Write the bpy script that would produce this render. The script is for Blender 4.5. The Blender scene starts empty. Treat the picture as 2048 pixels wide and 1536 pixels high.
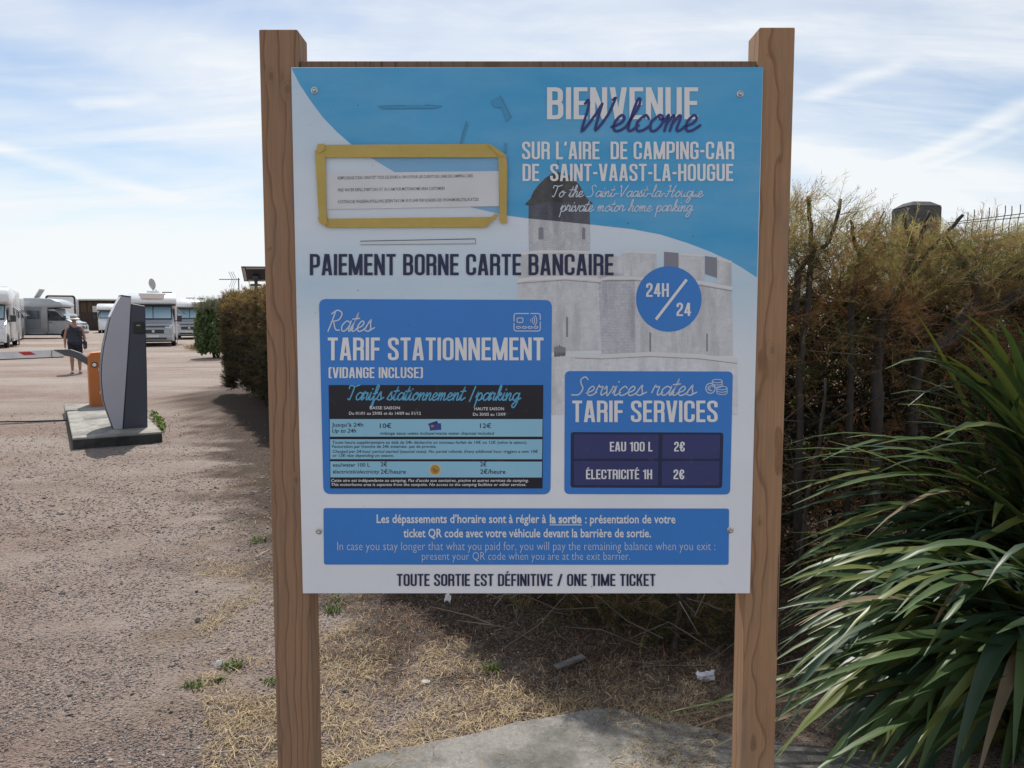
import bpy, bmesh, math, random
import numpy as np
from mathutils import Vector, Matrix

SC = bpy.context.scene
COL = SC.collection
rad = math.radians
random.seed(7)
RNG = np.random.default_rng(11)

# ------------------------------------------------------------------ camera
F = 1540.0                      # focal length in pixels of the 2048 wide photograph
CAMH = 1.5
PITCH = math.atan(134 / F)      # looking slightly down
cam_d = bpy.data.cameras.new('camera')
cam_d.sensor_width = 36.0
cam_d.lens = F / 2048 * 36.0
cam_d.clip_start = 0.05
cam_d.clip_end = 3000
cam = bpy.data.objects.new('camera', cam_d)
cam.location = (0, 0, CAMH)
cam.rotation_euler = (math.pi / 2 - PITCH, 0, 0)
COL.objects.link(cam)
SC.camera = cam

# ------------------------------------------------------------------ sky and sun
SUN_EL, SUN_AZ = rad(53), rad(-13)        # azimuth from +Y towards +X
W = bpy.data.worlds.new('World')
SC.world = W
W.use_nodes = True
nt = W.node_tree
nt.nodes.clear()
def wn(t, **k):
    n = nt.nodes.new(t)
    for a, b in k.items():
        setattr(n, a, b)
    return n
def wmath(op, a, b=None, clamp=False):
    n = wn('ShaderNodeMath', operation=op, use_clamp=clamp)
    for i, v in enumerate((a, b)):
        if v is None: continue
        if isinstance(v, (int, float)): n.inputs[i].default_value = v
        else: nt.links.new(v, n.inputs[i])
    return n.outputs[0]
sky = wn('ShaderNodeTexSky', sky_type='NISHITA', sun_disc=False)
sky.sun_elevation = SUN_EL
sky.sun_rotation = SUN_AZ
sky.air_density = 1.0
sky.dust_density = 0.5
tc = wn('ShaderNodeTexCoord')
sep = wn('ShaderNodeSeparateXYZ')
nt.links.new(tc.outputs['Generated'], sep.inputs[0])
zc = wmath('MAXIMUM', sep.outputs[2], 0.0)
zz = wmath('ADD', zc, 0.16)
px_ = wmath('DIVIDE', sep.outputs[0], zz)
py_ = wmath('DIVIDE', sep.outputs[1], zz)
cmb = wn('ShaderNodeCombineXYZ')
nt.links.new(px_, cmb.inputs[0]); nt.links.new(py_, cmb.inputs[1])
def cloud(scale, rot, sx, sy, detail, dist, lo, hi, rough=0.55, loc=(0, 0, 0)):
    mp = wn('ShaderNodeMapping')
    mp.inputs['Location'].default_value = loc
    mp.inputs['Rotation'].default_value = (0, 0, rad(rot))
    mp.inputs['Scale'].default_value = (sx, sy, 1)
    nt.links.new(cmb.outputs[0], mp.inputs[0])
    n = wn('ShaderNodeTexNoise')
    n.inputs['Scale'].default_value = scale
    n.inputs['Detail'].default_value = detail
    n.inputs['Roughness'].default_value = rough
    n.inputs['Distortion'].default_value = dist
    nt.links.new(mp.outputs[0], n.inputs['Vector'])
    r = wn('ShaderNodeMapRange')
    r.inputs['From Min'].default_value = lo
    r.inputs['From Max'].default_value = hi
    r.interpolation_type = 'SMOOTHSTEP'
    nt.links.new(n.outputs[0], r.inputs['Value'])
    return r.outputs[0]
c1 = cloud(0.55, 15, 1.0, 1.0, 5, 0.6, 0.31, 0.57, loc=(3.1, 1.7, 0))
c2 = cloud(1.1, -28, 0.45, 2.2, 7, 0.9, 0.40, 0.72, 0.6, loc=(1.3, 5.2, 0))
c3 = cloud(4.5, 40, 0.5, 1.6, 8, 1.2, 0.42, 0.80, 0.62)
cs = wmath('ADD', wmath('MULTIPLY', c1, 0.62), wmath('MULTIPLY', c2, 0.42))
cs = wmath('ADD', cs, wmath('MULTIPLY', c3, 0.20))
def vmath(op, a, b):
    n = wn('ShaderNodeVectorMath', operation=op)
    for i, v in enumerate((a, b)):
        if v is None: continue
        if isinstance(v, tuple): n.inputs[i].default_value = v
        else: nt.links.new(v, n.inputs[i])
    return n.outputs['Value'] if op in ('DOT_PRODUCT', 'LENGTH') else n.outputs[0]
def trail(az0, el0, az1, el1, w, k):
    # a vapour trail or long cirrus band between two directions of the sky (degrees)
    def pl(az, el):
        d = Vector((math.sin(rad(az)) * math.cos(rad(el)), math.cos(rad(az)) * math.cos(rad(el)), math.sin(rad(el))))
        return Vector((d.x / (d.z + .16), d.y / (d.z + .16), 0))
    a, b = pl(az0, el0), pl(az1, el1)
    d = b - a; L = d.length; d /= L
    r = vmath('SUBTRACT', wob, tuple(a))
    t = vmath('DOT_PRODUCT', r, tuple(d))
    t = wmath('MINIMUM', wmath('MAXIMUM', t, 0.0), L)
    sc = wn('ShaderNodeVectorMath', operation='SCALE'); sc.inputs[0].default_value = tuple(d); nt.links.new(t, sc.inputs['Scale'])
    dist = vmath('LENGTH', vmath('SUBTRACT', r, sc.outputs[0]), None)
    m = wn('ShaderNodeMapRange'); m.interpolation_type = 'SMOOTHSTEP'
    m.inputs['From Min'].default_value = w; m.inputs['From Max'].default_value = 0.0
    nt.links.new(dist, m.inputs['Value'])
    return wmath('MULTIPLY', m.outputs[0], k)
nw = wn('ShaderNodeTexNoise'); nw.inputs['Scale'].default_value = 2.2; nw.inputs['Detail'].default_value = 5
nt.links.new(cmb.outputs[0], nw.inputs['Vector'])
nsc = wn('ShaderNodeVectorMath', operation='SCALE'); nsc.inputs['Scale'].default_value = 0.16
nt.links.new(vmath('SUBTRACT', nw.outputs[1], (.5, .5, .5)), nsc.inputs[0])
wob = vmath('ADD', cmb.outputs[0], nsc.outputs[0])
for q in ((21.0, 14.5, 25.5, 15.6, .07, .35), (26.5, 10.0, 34.5, 13.0, .08, .45), (24.5, 8.4, 32.0, 11.2, .05, .30), (19.5, 11.0, 28.0, 7.6, .22, .55), (-28.5, 13.2, -24.5, 14.2, .05, .35),
          (-36.0, 10.6, -24.0, 8.0, .12, .5), (-40.0, 17.5, -14.0, 16.2, .28, .45)):
    cs = wmath('ADD', cs, trail(*q))
hz = wn('ShaderNodeMapRange')                      # the air whitens towards the horizon
hz.inputs['From Min'].default_value = 0.0
hz.inputs['From Max'].default_value = 0.16
hz.inputs['To Min'].default_value = 0.85
hz.inputs['To Max'].default_value = 0.0
nt.links.new(zc, hz.inputs['Value'])
cov = wmath('ADD', cs, hz.outputs[0], clamp=True)
cov = wmath('MULTIPLY', cov, 0.94)
mix = wn('ShaderNodeMix', data_type='RGBA')
nt.links.new(cov, mix.inputs['Factor'])
nt.links.new(sky.outputs[0], mix.inputs[6])
mix.inputs[7].default_value = (8.0, 8.25, 8.45, 1)
bg = wn('ShaderNodeBackground')
bg.inputs['Strength'].default_value = 0.105
out = wn('ShaderNodeOutputWorld')
nt.links.new(mix.outputs[2], bg.inputs['Color'])
nt.links.new(bg.outputs[0], out.inputs[0])

sun_d = bpy.data.lights.new('sun', 'SUN')
sun_d.energy = 4.6
sun_d.angle = rad(0.53)
sun_d.color = (1.0, 0.955, 0.89)
sun = bpy.data.objects.new('sun', sun_d)
sdir = Vector((math.sin(SUN_AZ) * math.cos(SUN_EL), math.cos(SUN_AZ) * math.cos(SUN_EL), math.sin(SUN_EL)))
sun.rotation_euler = sdir.to_track_quat('Z', 'Y').to_euler()
sun.location = (0, 0, 30)
COL.objects.link(sun)
vs = SC.view_settings
vs.view_transform = 'Standard'
vs.look = 'None'
vs.exposure = 0.14
vs.gamma = 1.0
vs.use_curve_mapping = False
SC.cycles.max_bounces = 6
SC.cycles.transparent_max_bounces = 8
SC.cycles.use_denoising = True

# ------------------------------------------------------------------ helpers
def ray(px, py):
    x, y = (px - 1024) / F, (768 - py) / F
    cp, sp = math.cos(PITCH), math.sin(PITCH)
    return Vector((x, cp + y * sp, -sp + y * cp))
def G(px, py, z=0.0):                       # point of the photograph on the level z
    r = ray(px, py)
    t = (z - CAMH) / r.z
    return Vector((r.x * t, r.y * t, z))
def AT(px, py, Y):                          # point of the photograph at depth Y
    r = ray(px, py)
    t = Y / r.y
    return Vector((r.x * t, Y, CAMH + r.z * t))

class MB:
    def __init__(s):
        s.v, s.f, s.m = [], [], []
    def add(s, vs, fs, m=0):
        o = len(s.v)
        s.v.extend([tuple(a) for a in vs])
        s.f.extend([tuple(i + o for i in q) for q in fs])
        s.m.extend([m] * len(fs))
        return s
    def box(s, a, b, m=0):
        x0, y0, z0 = a; x1, y1, z1 = b
        s.add([(x0, y0, z0), (x1, y0, z0), (x1, y1, z0), (x0, y1, z0), (x0, y0, z1), (x1, y0, z1), (x1, y1, z1), (x0, y1, z1)],
              [(0, 3, 2, 1), (4, 5, 6, 7), (0, 1, 5, 4), (1, 2, 6, 5), (2, 3, 7, 6), (3, 0, 4, 7)], m)
        return s
    def prism(s, poly, a, b, axis='y', m=0):  # polygon extruded along an axis
        n = len(poly)
        def P(p, t):
            return {'y': (p[0], t, p[1]), 'z': (p[0], p[1], t), 'x': (t, p[0], p[1])}[axis]
        s.add([P(p, a) for p in poly] + [P(p, b) for p in poly],
              [tuple(range(n - 1, -1, -1)), tuple(range(n, 2 * n))] + [(i, (i + 1) % n, n + (i + 1) % n, n + i) for i in range(n)], m)
        return s
    def tube(s, path, r, n=8, m=0, cap=True):
        path = [Vector(p) for p in path]
        rs = r if isinstance(r, (list, tuple)) else [r] * len(path)
        vs = []
        up = Vector((0.13, 0.21, 0.97))
        for i, p in enumerate(path):
            t = (path[min(i + 1, len(path) - 1)] - path[max(i - 1, 0)]).normalized()
            if i == 0:
                a = t.cross(up)
                if a.length < 1e-2: a = t.cross(Vector((1, 0, 0)))
            else:
                a = a - t * a.dot(t)
                if a.length < 1e-3: a = t.cross(Vector((1, 0, 0)))
            a.normalize(); b = t.cross(a)
            for k in range(n):
                w = 2 * math.pi * k / n
                vs.append(p + (a * math.cos(w) + b * math.sin(w)) * rs[i])
        fs = []
        for i in range(len(path) - 1):
            for k in range(n):
                fs.append((i * n + k, i * n + (k + 1) % n, (i + 1) * n + (k + 1) % n, (i + 1) * n + k))
        if cap:
            fs.append(tuple(range(n - 1, -1, -1)))
            fs.append(tuple(range((len(path) - 1) * n, len(path) * n)))
        s.add(vs, fs, m)
        return s
    def lathe(s, prof, n=24, c=(0, 0, 0), m=0, sx=1, sy=1):
        vs, fs = [], []
        for (r, z) in prof:
            for k in range(n):
                w = 2 * math.pi * k / n
                vs.append((c[0] + r * math.cos(w) * sx, c[1] + r * math.sin(w) * sy, c[2] + z))
        for i in range(len(prof) - 1):
            for k in range(n):
                fs.append((i * n + k, i * n + (k + 1) % n, (i + 1) * n + (k + 1) % n, (i + 1) * n + k))
        fs.append(tuple(range(n - 1, -1, -1)))
        fs.append(tuple(range((len(prof) - 1) * n, len(prof) * n)))
        s.add(vs, fs, m)
        return s
    def build(s, name, mats, parent=None, smooth=False, bevel=0, segs=2, loc=None, rot=None):
        me = bpy.data.meshes.new(name)
        me.from_pydata(s.v, [], s.f)
        mats = mats if isinstance(mats, (list, tuple)) else [mats]
        for q in mats: me.materials.append(q)
        if len(mats) > 1: me.polygons.foreach_set('material_index', s.m)
        if bevel:
            bm = bmesh.new(); bm.from_mesh(me)
            bmesh.ops.remove_doubles(bm, verts=bm.verts, dist=1e-5)
            es = [e for e in bm.edges if len(e.link_faces) == 2 and e.calc_face_angle(0) > 0.5]
            bmesh.ops.bevel(bm, geom=es, offset=bevel, segments=segs, affect='EDGES', profile=0.5, clamp_overlap=True)
            bmesh.ops.recalc_face_normals(bm, faces=bm.faces)
            bm.to_mesh(me); bm.free()
        me.update()
        o = bpy.data.objects.new(name, me)
        COL.objects.link(o)
        if parent: o.parent = parent
        if loc is not None: o.location = loc
        if rot is not None: o.rotation_euler = rot
        if smooth:
            me.polygons.foreach_set('use_smooth', [True] * len(me.polygons))
            if smooth != 'all': me.set_sharp_from_angle(angle=rad(38))
        return o
def fast_mesh(name, V, Fc, mat_idx, mats, parent=None, smooth=False):
    """V (n,3) float array, Fc (k,3) triangle indices"""
    me = bpy.data.meshes.new(name)
    V = np.ascontiguousarray(V, dtype=np.float32); Fc = np.ascontiguousarray(Fc, dtype=np.int32)
    k = len(Fc); c = Fc.shape[1]
    me.vertices.add(len(V)); me.vertices.foreach_set('co', V.ravel())
    me.loops.add(k * c); me.loops.foreach_set('vertex_index', Fc.ravel())
    me.polygons.add(k)
    me.polygons.foreach_set('loop_start', np.arange(0, k * c, c, dtype=np.int32))
    for q in mats: me.materials.append(q)
    if mat_idx is not None: me.polygons.foreach_set('material_index', np.asarray(mat_idx, dtype=np.int32))
    me.update(calc_edges=True)
    if smooth: me.polygons.foreach_set('use_smooth', np.ones(k, dtype=bool))
    o = bpy.data.objects.new(name, me)
    COL.objects.link(o)
    if parent: o.parent = parent
    return o
def tag(o, label=None, cat=None, group=None, kind=None):
    if label: o['label'] = label
    if cat: o['category'] = cat
    if group: o['group'] = group
    if kind: o['kind'] = kind
    return o
def thing(name, label, cat, loc=(0, 0, 0), rz=0.0, group=None, rx=0.0, sc=1.0):
    o = bpy.data.objects.new(name, None)
    o.empty_display_size = 0.1
    COL.objects.link(o)
    o.location = loc; o.rotation_euler = (rx, 0, rz); o.scale = (sc,) * 3
    return tag(o, label, cat, group)

# ------------------------------------------------------------------ materials
def nodes(name):
    m = bpy.data.materials.new(name); m.use_nodes = True
    t = m.node_tree
    return m, t, t.nodes['Principled BSDF'], t.nodes['Material Output']
def nd(t, kind, **k):
    n = t.nodes.new(kind)
    for a, b in k.items():
        if a[0] == '_':
            n.inputs[a[1:].replace('_', ' ')].default_value = b
        else: setattr(n, a, b)
    return n
def mth(t, op, a, b=0.0, clamp=False):
    n = t.nodes.new('ShaderNodeMath'); n.operation = op; n.use_clamp = clamp
    for i, v in enumerate((a, b)):
        if isinstance(v, (int, float)): n.inputs[i].default_value = v
        else: t.links.new(v, n.inputs[i])
    return n.outputs[0]
def ramp(t, fac, stops, interp='LINEAR'):
    n = t.nodes.new('ShaderNodeValToRGB')
    e = n.color_ramp; e.interpolation = interp
    while len(e.elements) > len(stops): e.elements.remove(e.elements[-1])
    while len(e.elements) < len(stops): e.elements.new(0.5)
    for q, (p, c) in zip(e.elements, stops):
        q.position = p; q.color = (*c, 1) if len(c) == 3 else c
    t.links.new(fac, n.inputs[0])
    return n.outputs[0]
def mixc(t, fac, a, b, mode='MIX'):
    n = t.nodes.new('ShaderNodeMix'); n.data_type = 'RGBA'; n.blend_type = mode
    for s, v in ((0, fac), (6, a), (7, b)):
        if isinstance(v, (int, float)): n.inputs[s].default_value = v
        elif isinstance(v, tuple): n.inputs[s].default_value = (*v, 1)
        else: t.links.new(v, n.inputs[s])
    return n.outputs[2]
def noise(t, scale, detail=5, rough=0.55, vec=None, dist=0.0, out=0, stretch=None):
    n = nd(t, 'ShaderNodeTexNoise', _Scale=scale, _Detail=detail, _Roughness=rough, _Distortion=dist)
    if vec is None:
        vec = t.nodes.new('ShaderNodeTexCoord').outputs['Object']
    if stretch:
        mp = t.nodes.new('ShaderNodeMapping'); mp.inputs['Scale'].default_value = stretch
        t.links.new(vec, mp.inputs[0]); vec = mp.outputs[0]
    t.links.new(vec, n.inputs['Vector'])
    return n.outputs[out]
def bump(t, b, h, dist=0.01, strength=0.5):
    n = nd(t, 'ShaderNodeBump', _Strength=strength, _Distance=dist)
    t.links.new(h, n.inputs['Height'])
    t.links.new(n.outputs[0], b.inputs['Normal'])
def mat(name, c1, c2=None, rough=0.6, scale=6, detail=5, metal=0.0, spec=0.5, bmp=0, bscale=40, bdist=0.004, stretch=None, lo=0.35, hi=0.65, trans=0.0, coat=0.0):
    m, t, b, o = nodes(name)
    b.inputs['Roughness'].default_value = rough
    b.inputs['Metallic'].default_value = metal
    b.inputs['Specular IOR Level'].default_value = spec
    if coat: b.inputs['Coat Weight'].default_value = coat; b.inputs['Coat Roughness'].default_value = 0.08
    c2 = c2 or tuple(x * 0.85 for x in c1)
    col = ramp(t, noise(t, scale, detail, stretch=stretch), [(lo, c1), (hi, c2)])
    t.links.new(col, b.inputs['Base Color'])
    if bmp: bump(t, b, noise(t, bscale, 4, stretch=stretch), bdist, bmp)
    if trans:
        tr = t.nodes.new('ShaderNodeBsdfTranslucent')
        t.links.new(mixc(t, 1.0, col, (1.0, 1.0, 0.7), 'MULTIPLY'), tr.inputs['Color'])
        mx = nd(t, 'ShaderNodeMixShader', _Fac=trans)
        t.links.new(b.outputs[0], mx.inputs[1]); t.links.new(tr.outputs[0], mx.inputs[2])
        t.links.new(mx.outputs[0], o.inputs[0])
    return m

# sawn and planed softwood of the sign frame: growth rings cut along the trunk
def wood(name, x0, y0, base, line, k, knots=()):
    m, t, b, o = nodes(name)
    tcx = t.nodes.new('ShaderNodeTexCoord').outputs['Object']
    sp = t.nodes.new('ShaderNodeSeparateXYZ'); t.links.new(tcx, sp.inputs[0])
    w1 = noise(t, 1.0, 3, 0.5, vec=tcx, stretch=(6, 6, 1.3))
    w2 = noise(t, 1.0, 2, 0.5, vec=tcx, stretch=(14, 14, 4.5))
    dx = mth(t, 'ADD', mth(t, 'SUBTRACT', sp.outputs[0], x0), mth(t, 'MULTIPLY', mth(t, 'SUBTRACT', w1, 0.5), 0.11))
    dy = mth(t, 'ADD', mth(t, 'SUBTRACT', sp.outputs[1], y0), mth(t, 'MULTIPLY', mth(t, 'SUBTRACT', w2, 0.5), 0.05))
    r = mth(t, 'SQRT', mth(t, 'ADD', mth(t, 'MULTIPLY', dx, dx), mth(t, 'MULTIPLY', dy, dy)))
    ph = mth(t, 'FRACT', mth(t, 'MULTIPLY', r, k))
    ring = ramp(t, ph, [(0.0, (0, 0, 0)), (0.60, (0.06,) * 3), (0.80, (0.34,) * 3), (0.90, (1, 1, 1)), (0.96, (.8,) * 3), (1.0, (0, 0, 0))])
    kd = None
    for (kx, kz, kr) in knots:
        ax_ = mth(t, 'SUBTRACT', sp.outputs[0], kx); az_ = mth(t, 'MULTIPLY', mth(t, 'SUBTRACT', sp.outputs[2], kz), .55)
        d_ = mth(t, 'DIVIDE', mth(t, 'SQRT', mth(t, 'ADD', mth(t, 'MULTIPLY', ax_, ax_), mth(t, 'MULTIPLY', az_, az_))), kr)
        kd = d_ if kd is None else mth(t, 'MINIMUM', kd, d_)
    if kd is not None:
        kd = mth(t, 'ADD', kd, mth(t, 'MULTIPLY', mth(t, 'SUBTRACT', w2, .5), .5))
        kring = ramp(t, kd, [(0.0, (.9,) * 3), (.20, (.75,) * 3), (.27, (1,) * 3), (.33, (.25,) * 3), (.52, (.15,) * 3), (.58, (.6,) * 3), (.66, (0,) * 3), (.9, (.3,) * 3), (1.0, (0,) * 3)])
        near = ramp(t, kd, [(.75, (1,) * 3), (1.0, (0,) * 3)])
        ring = mixc(t, near, ring, kring)
    fib = noise(t, 1.0, 6, 0.6, vec=tcx, stretch=(260, 260, 7))
    crk = noise(t, 1.0, 2, 0.5, vec=tcx, stretch=(120, 120, 1.6))
    big = noise(t, 1.0, 4, 0.6, vec=tcx, stretch=(9, 9, 2.5))
    c = mixc(t, mth(t, 'MULTIPLY', ring, 0.9), base, line)
    c = mixc(t, 0.30, c, ramp(t, fib, [(0.35, tuple(x * 0.55 for x in base)), (0.65, tuple(min(1, x * 1.35) for x in base))]))
    c = mixc(t, mth(t, 'MULTIPLY', big, 0.55), c, tuple(x * 0.72 for x in base))
    gr = noise(t, 1.0, 3, 0.6, vec=tcx, stretch=(30, 30, 30))
    c = mixc(t, mth(t, 'MULTIPLY', mth(t, 'GREATER_THAN', gr, 0.72), 0.35), c, (0.06, 0.05, 0.045))
    gy2 = noise(t, 1.0, 5, 0.7, vec=tcx, stretch=(16, 16, 3.2))
    c = mixc(t, ramp(t, gy2, [(.52, (0,) * 3), (.72, (.55,) * 3)]), c, (0.17, 0.145, 0.125))
    c = mixc(t, mth(t, 'MULTIPLY', mth(t, 'GREATER_THAN', crk, 0.715), .8), c, tuple(x * .3 for x in line))
    t.links.new(c, b.inputs['Base Color'])
    b.inputs['Roughness'].default_value = 0.72
    b.inputs['Specular IOR Level'].default_value = 0.3
    bump(t, b, mth(t, 'ADD', fib, mth(t, 'MULTIPLY', ring, 0.6)), 0.0012, 0.5)
    return m

# ------------------------------------------------------------------ ground
HF = [(5.5, 5.6), (3.6, 4.75), (2.0, 4.05), (0.9, 3.95), (0.13, 4.1), (-0.32, 4.56), (-1.15, 5.7), (-2.95, 10.0), (-4.15, 12.3), (-5.5, 15.0)]   # foot of the hedge
VERGE = [G(555, 850), G(535, 930), G(505, 1010), G(500, 1090), G(455, 1200), G(420, 1300), G(395, 1400), G(350, 1536), Vector((-1.35, 1.6, 0)), Vector((-1.3, -2, 0))]
def seg_dist(X, Y, poly):
    """signed distance to an open polyline (positive to its left, walking along it)"""
    best = np.full(X.shape, 1e9); sgn = np.ones(X.shape)
    for (a, b) in zip(poly[:-1], poly[1:]):
        ax, ay, bx, by = a[0], a[1], b[0], b[1]
        dx, dy = bx - ax, by - ay
        t = np.clip(((X - ax) * dx + (Y - ay) * dy) / (dx * dx + dy * dy), 0, 1)
        d = np.hypot(X - ax - t * dx, Y - ay - t * dy)
        c = dx * (Y - ay) - dy * (X - ax)
        k = d < best
        best = np.where(k, d, best); sgn = np.where(k, np.sign(c), sgn)
    return best * sgn
def vnoise(X, Y, s, seed=0):
    """cheap smooth value noise in 0..1"""
    r = np.random.default_rng(seed).random((64, 64))
    x, y = X / s, Y / s
    xi, yi = np.floor(x).astype(int), np.floor(y).astype(int)
    fx, fy = x - xi, y - yi
    fx, fy = fx * fx * (3 - 2 * fx), fy * fy * (3 - 2 * fy)
    g = lambda i, j: r[i % 64, j % 64]
    return (g(xi, yi) * (1 - fx) + g(xi + 1, yi) * fx) * (1 - fy) + (g(xi, yi + 1) * (1 - fx) + g(xi + 1, yi + 1) * fx) * fy
def straw_mask(X, Y):
    d = seg_dist(X, Y, [(p[0], p[1]) for p in VERGE])            # positive on the hedge side
    n = vnoise(X, Y, 0.35, 1) * 0.5 + vnoise(X, Y, 0.11, 2) * 0.35 + vnoise(X, Y, 0.9, 3) * 0.35
    m = np.clip((d + (n - 0.58) * 1.9) / 0.75 + 0.15, 0, 1)
    pt = vnoise(X, Y, .23, 27) * .55 + vnoise(X, Y, .55, 28) * .45
    return m * np.clip(0.25 + n * 1.1, 0, 1) * np.clip((pt - .30) / .22, .12, 1) * (Y < 16)
def hedge_d(X, Y):
    return seg_dist(X, Y, HF)                                     # negative behind the hedge foot
def litter_shade_mask(X, Y):
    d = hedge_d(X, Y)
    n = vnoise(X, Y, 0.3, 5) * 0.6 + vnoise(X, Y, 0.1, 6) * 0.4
    return np.clip((1.22 - d + (n - 0.5) * 0.9) / 0.5, 0, 1)  # litter, spread to cover the shaded ground by the hedge
def gz(X, Y):
    near = np.clip(1 - (np.hypot(X, Y) - 9) / 6, 0, 1)
    h = (vnoise(X, Y, 0.5, 8) - 0.5) * 0.02 + (vnoise(X, Y, 0.13, 9) - 0.5) * 0.010
    return h * near

def axis(a, b, fine0, fine1, step, grow=1.16):
    out = list(np.arange(fine0, fine1 + 1e-6, step))
    s = step
    while out[-1] < b: s *= grow; out.append(out[-1] + s)
    s = step
    while out[0] > a: s *= grow; out.insert(0, out[0] - s)
    return np.array(out)
gx = axis(-900, 900, -4.5, 3.2, 0.035)
gy = axis(-60, 1500, 2.0, 8.5, 0.04)
GX, GY = np.meshgrid(gx, gy)
V = np.stack([GX, GY, gz(GX, GY)], -1).reshape(-1, 3)
nx, ny = len(gx), len(gy)
ii = (np.arange(ny - 1)[:, None] * nx + np.arange(nx - 1)[None, :]).ravel()
Fq = np.stack([ii, ii + 1, ii + nx + 1, ii + nx], 1)

def ground_material():
    m, t, b, o = nodes('ground_soil')
    pos = t.nodes.new('ShaderNodeTexCoord').outputs['Object']
    at = nd(t, 'ShaderNodeVertexColor', layer_name='cover').outputs['Color']
    sp = t.nodes.new('ShaderNodeSeparateColor'); t.links.new(at, sp.inputs[0])
    fine = noise(t, 90, 6, 0.7, vec=pos)
    mid = noise(t, 9, 6, 0.65, vec=pos)
    big = noise(t, 0.7, 5, 0.6, vec=pos)
    huge = noise(t, 1.0, 4, 0.6, vec=pos, stretch=(0.06, 0.22, 1))
    g = ramp(t, fine, [(0.33, (0.080, 0.058, 0.048)), (0.47, (0.285, 0.205, 0.166)), (0.70, (0.47, 0.365, 0.305))])
    g = mixc(t, ramp(t, mid, [(0.42, (0, 0, 0)), (0.66, (0.55,) * 3)]), g, (0.190, 0.146, 0.128))
    g = mixc(t, ramp(t, big, [(0.42, (0, 0, 0)), (0.66, (0.62,) * 3)]), g, (0.37, 0.315, 0.285))
    g = mixc(t, ramp(t, huge, [(0.42, (0, 0, 0)), (0.60, (0.75,) * 3)]), g, (0.415, 0.36, 0.318))
    trk = noise(t, 1.0, 5, 0.65, vec=pos, stretch=(0.35, 1.5, 1))
    g = mixc(t, ramp(t, trk, [(0.52, (0, 0, 0)), (0.68, (0.6,) * 3)]), g, (0.185, 0.138, 0.118))
    vor = nd(t, 'ShaderNodeTexVoronoi', _Scale=70.0, _Randomness=1.0); t.links.new(pos, vor.inputs['Vector'])
    peb = ramp(t, vor.outputs['Distance'], [(0.0, (1,) * 3), (0.45, (0,) * 3)])
    g = mixc(t, mth(t, 'MULTIPLY', peb, 0.22), g, vor.outputs['Color'], 'SOFT_LIGHT')
    st = ramp(t, noise(t, 60, 6, 0.75, vec=pos), [(0.35, (0.085, 0.062, 0.042)), (0.55, (0.24, 0.175, 0.105)), (0.75, (0.44, 0.34, 0.20))])
    g = mixc(t, mth(t, 'MULTIPLY', sp.outputs[0], 0.55), g, st)
    li = ramp(t, noise(t, 70, 6, 0.75, vec=pos), [(0.3, (0.030, 0.023, 0.019)), (0.6, (0.095, 0.066, 0.048)), (0.8, (0.19, 0.122, 0.078))])  # litter tones lowered to paint deeper shade under the hedge
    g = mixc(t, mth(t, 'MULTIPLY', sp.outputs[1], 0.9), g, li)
    t.links.new(g, b.inputs['Base Color'])
    b.inputs['Roughness'].default_value = 0.95
    b.inputs['Specular IOR Level'].default_value = 0.15
    h = mth(t, 'ADD', mth(t, 'MULTIPLY', fine, 0.5), mth(t, 'ADD', mth(t, 'MULTIPLY', mid, 0.9), mth(t, 'MULTIPLY', peb, 0.45)))
    bump(t, b, h, 0.035, 1.0)
    return m
M_ground = ground_material()
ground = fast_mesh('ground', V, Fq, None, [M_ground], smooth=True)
tag(ground, kind='structure')
ca = ground.data.color_attributes.new('cover', 'FLOAT_COLOR', 'POINT')
sm = straw_mask(V[:, 0], V[:, 1]); lm = litter_shade_mask(V[:, 0], V[:, 1]) * (V[:, 1] > 2) * (V[:, 1] < 17)
ca.data.foreach_set('color', np.stack([sm, lm, np.zeros_like(sm), np.ones_like(sm)], 1).astype(np.float32).ravel())

# ------------------------------------------------------------------ information sign
LEAN = rad(0.39)
SIGN_Y = 1.671
PF = -0.004                                     # front face of the panel (local y)
sign = thing('information_sign', 'tall blue and white tariff board between two timber posts', 'sign', (0, SIGN_Y, 0), 0, rx=-LEAN)
SZ = Vector((0, math.sin(LEAN), math.cos(LEAN))); SN = Vector((0, math.cos(LEAN), -math.sin(LEAN)))
def S(px, py, y=PF):                            # photograph -> (x, z) on the sign's own plane
    r = ray(px, py)
    b = Vector((0, SIGN_Y, 0)) + SN * y
    t = (b - Vector((0, 0, CAMH))).dot(SN) / r.dot(SN)
    p = Vector((0, 0, CAMH)) + r * t - b
    return (p.x, p.dot(SZ))
def avg(*p): return sum(p) / len(p)

M_woodL = wood('timber_left', -0.64, 0.14, (0.335, 0.200, 0.120), (0.095, 0.042, 0.024), 62, [(*S(542, 152, 0.0), .016), (*S(575, 178, 0.0), .018), (*S(592, 960, 0.0), .012)])
M_woodR = wood('timber_right', 0.60, 0.10, (0.390, 0.230, 0.130), (0.110, 0.046, 0.023), 56, [(*S(1545, 700, 0.0), .014), (*S(1520, 1045, 0.0), .010)])
M_woodT = wood('timber_rail', 0.0, 0.2, (0.21, 0.135, 0.09), (0.10, 0.055, 0.035), 60)
PFY = 0.002
lx0 = avg(S(520, 58, PFY)[0], S(552, 1536, PFY)[0]); lx1 = avg(S(600, 60, PFY)[0], S(622, 1536, PFY)[0])
rx0 = avg(S(1518, 56, PFY)[0], S(1483, 1536, PFY)[0]); rx1 = avg(S(1592, 54, PFY)[0], S(1548, 1536, PFY)[0])
ltz, rtz = S(560, 58, PFY)[1], S(1555, 54, PFY)[1]
PD = 0.078
MB().box((lx0, PFY, -0.25), (lx1, PFY + PD, ltz)).build('post', M_woodL, sign, bevel=0.0035)
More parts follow.
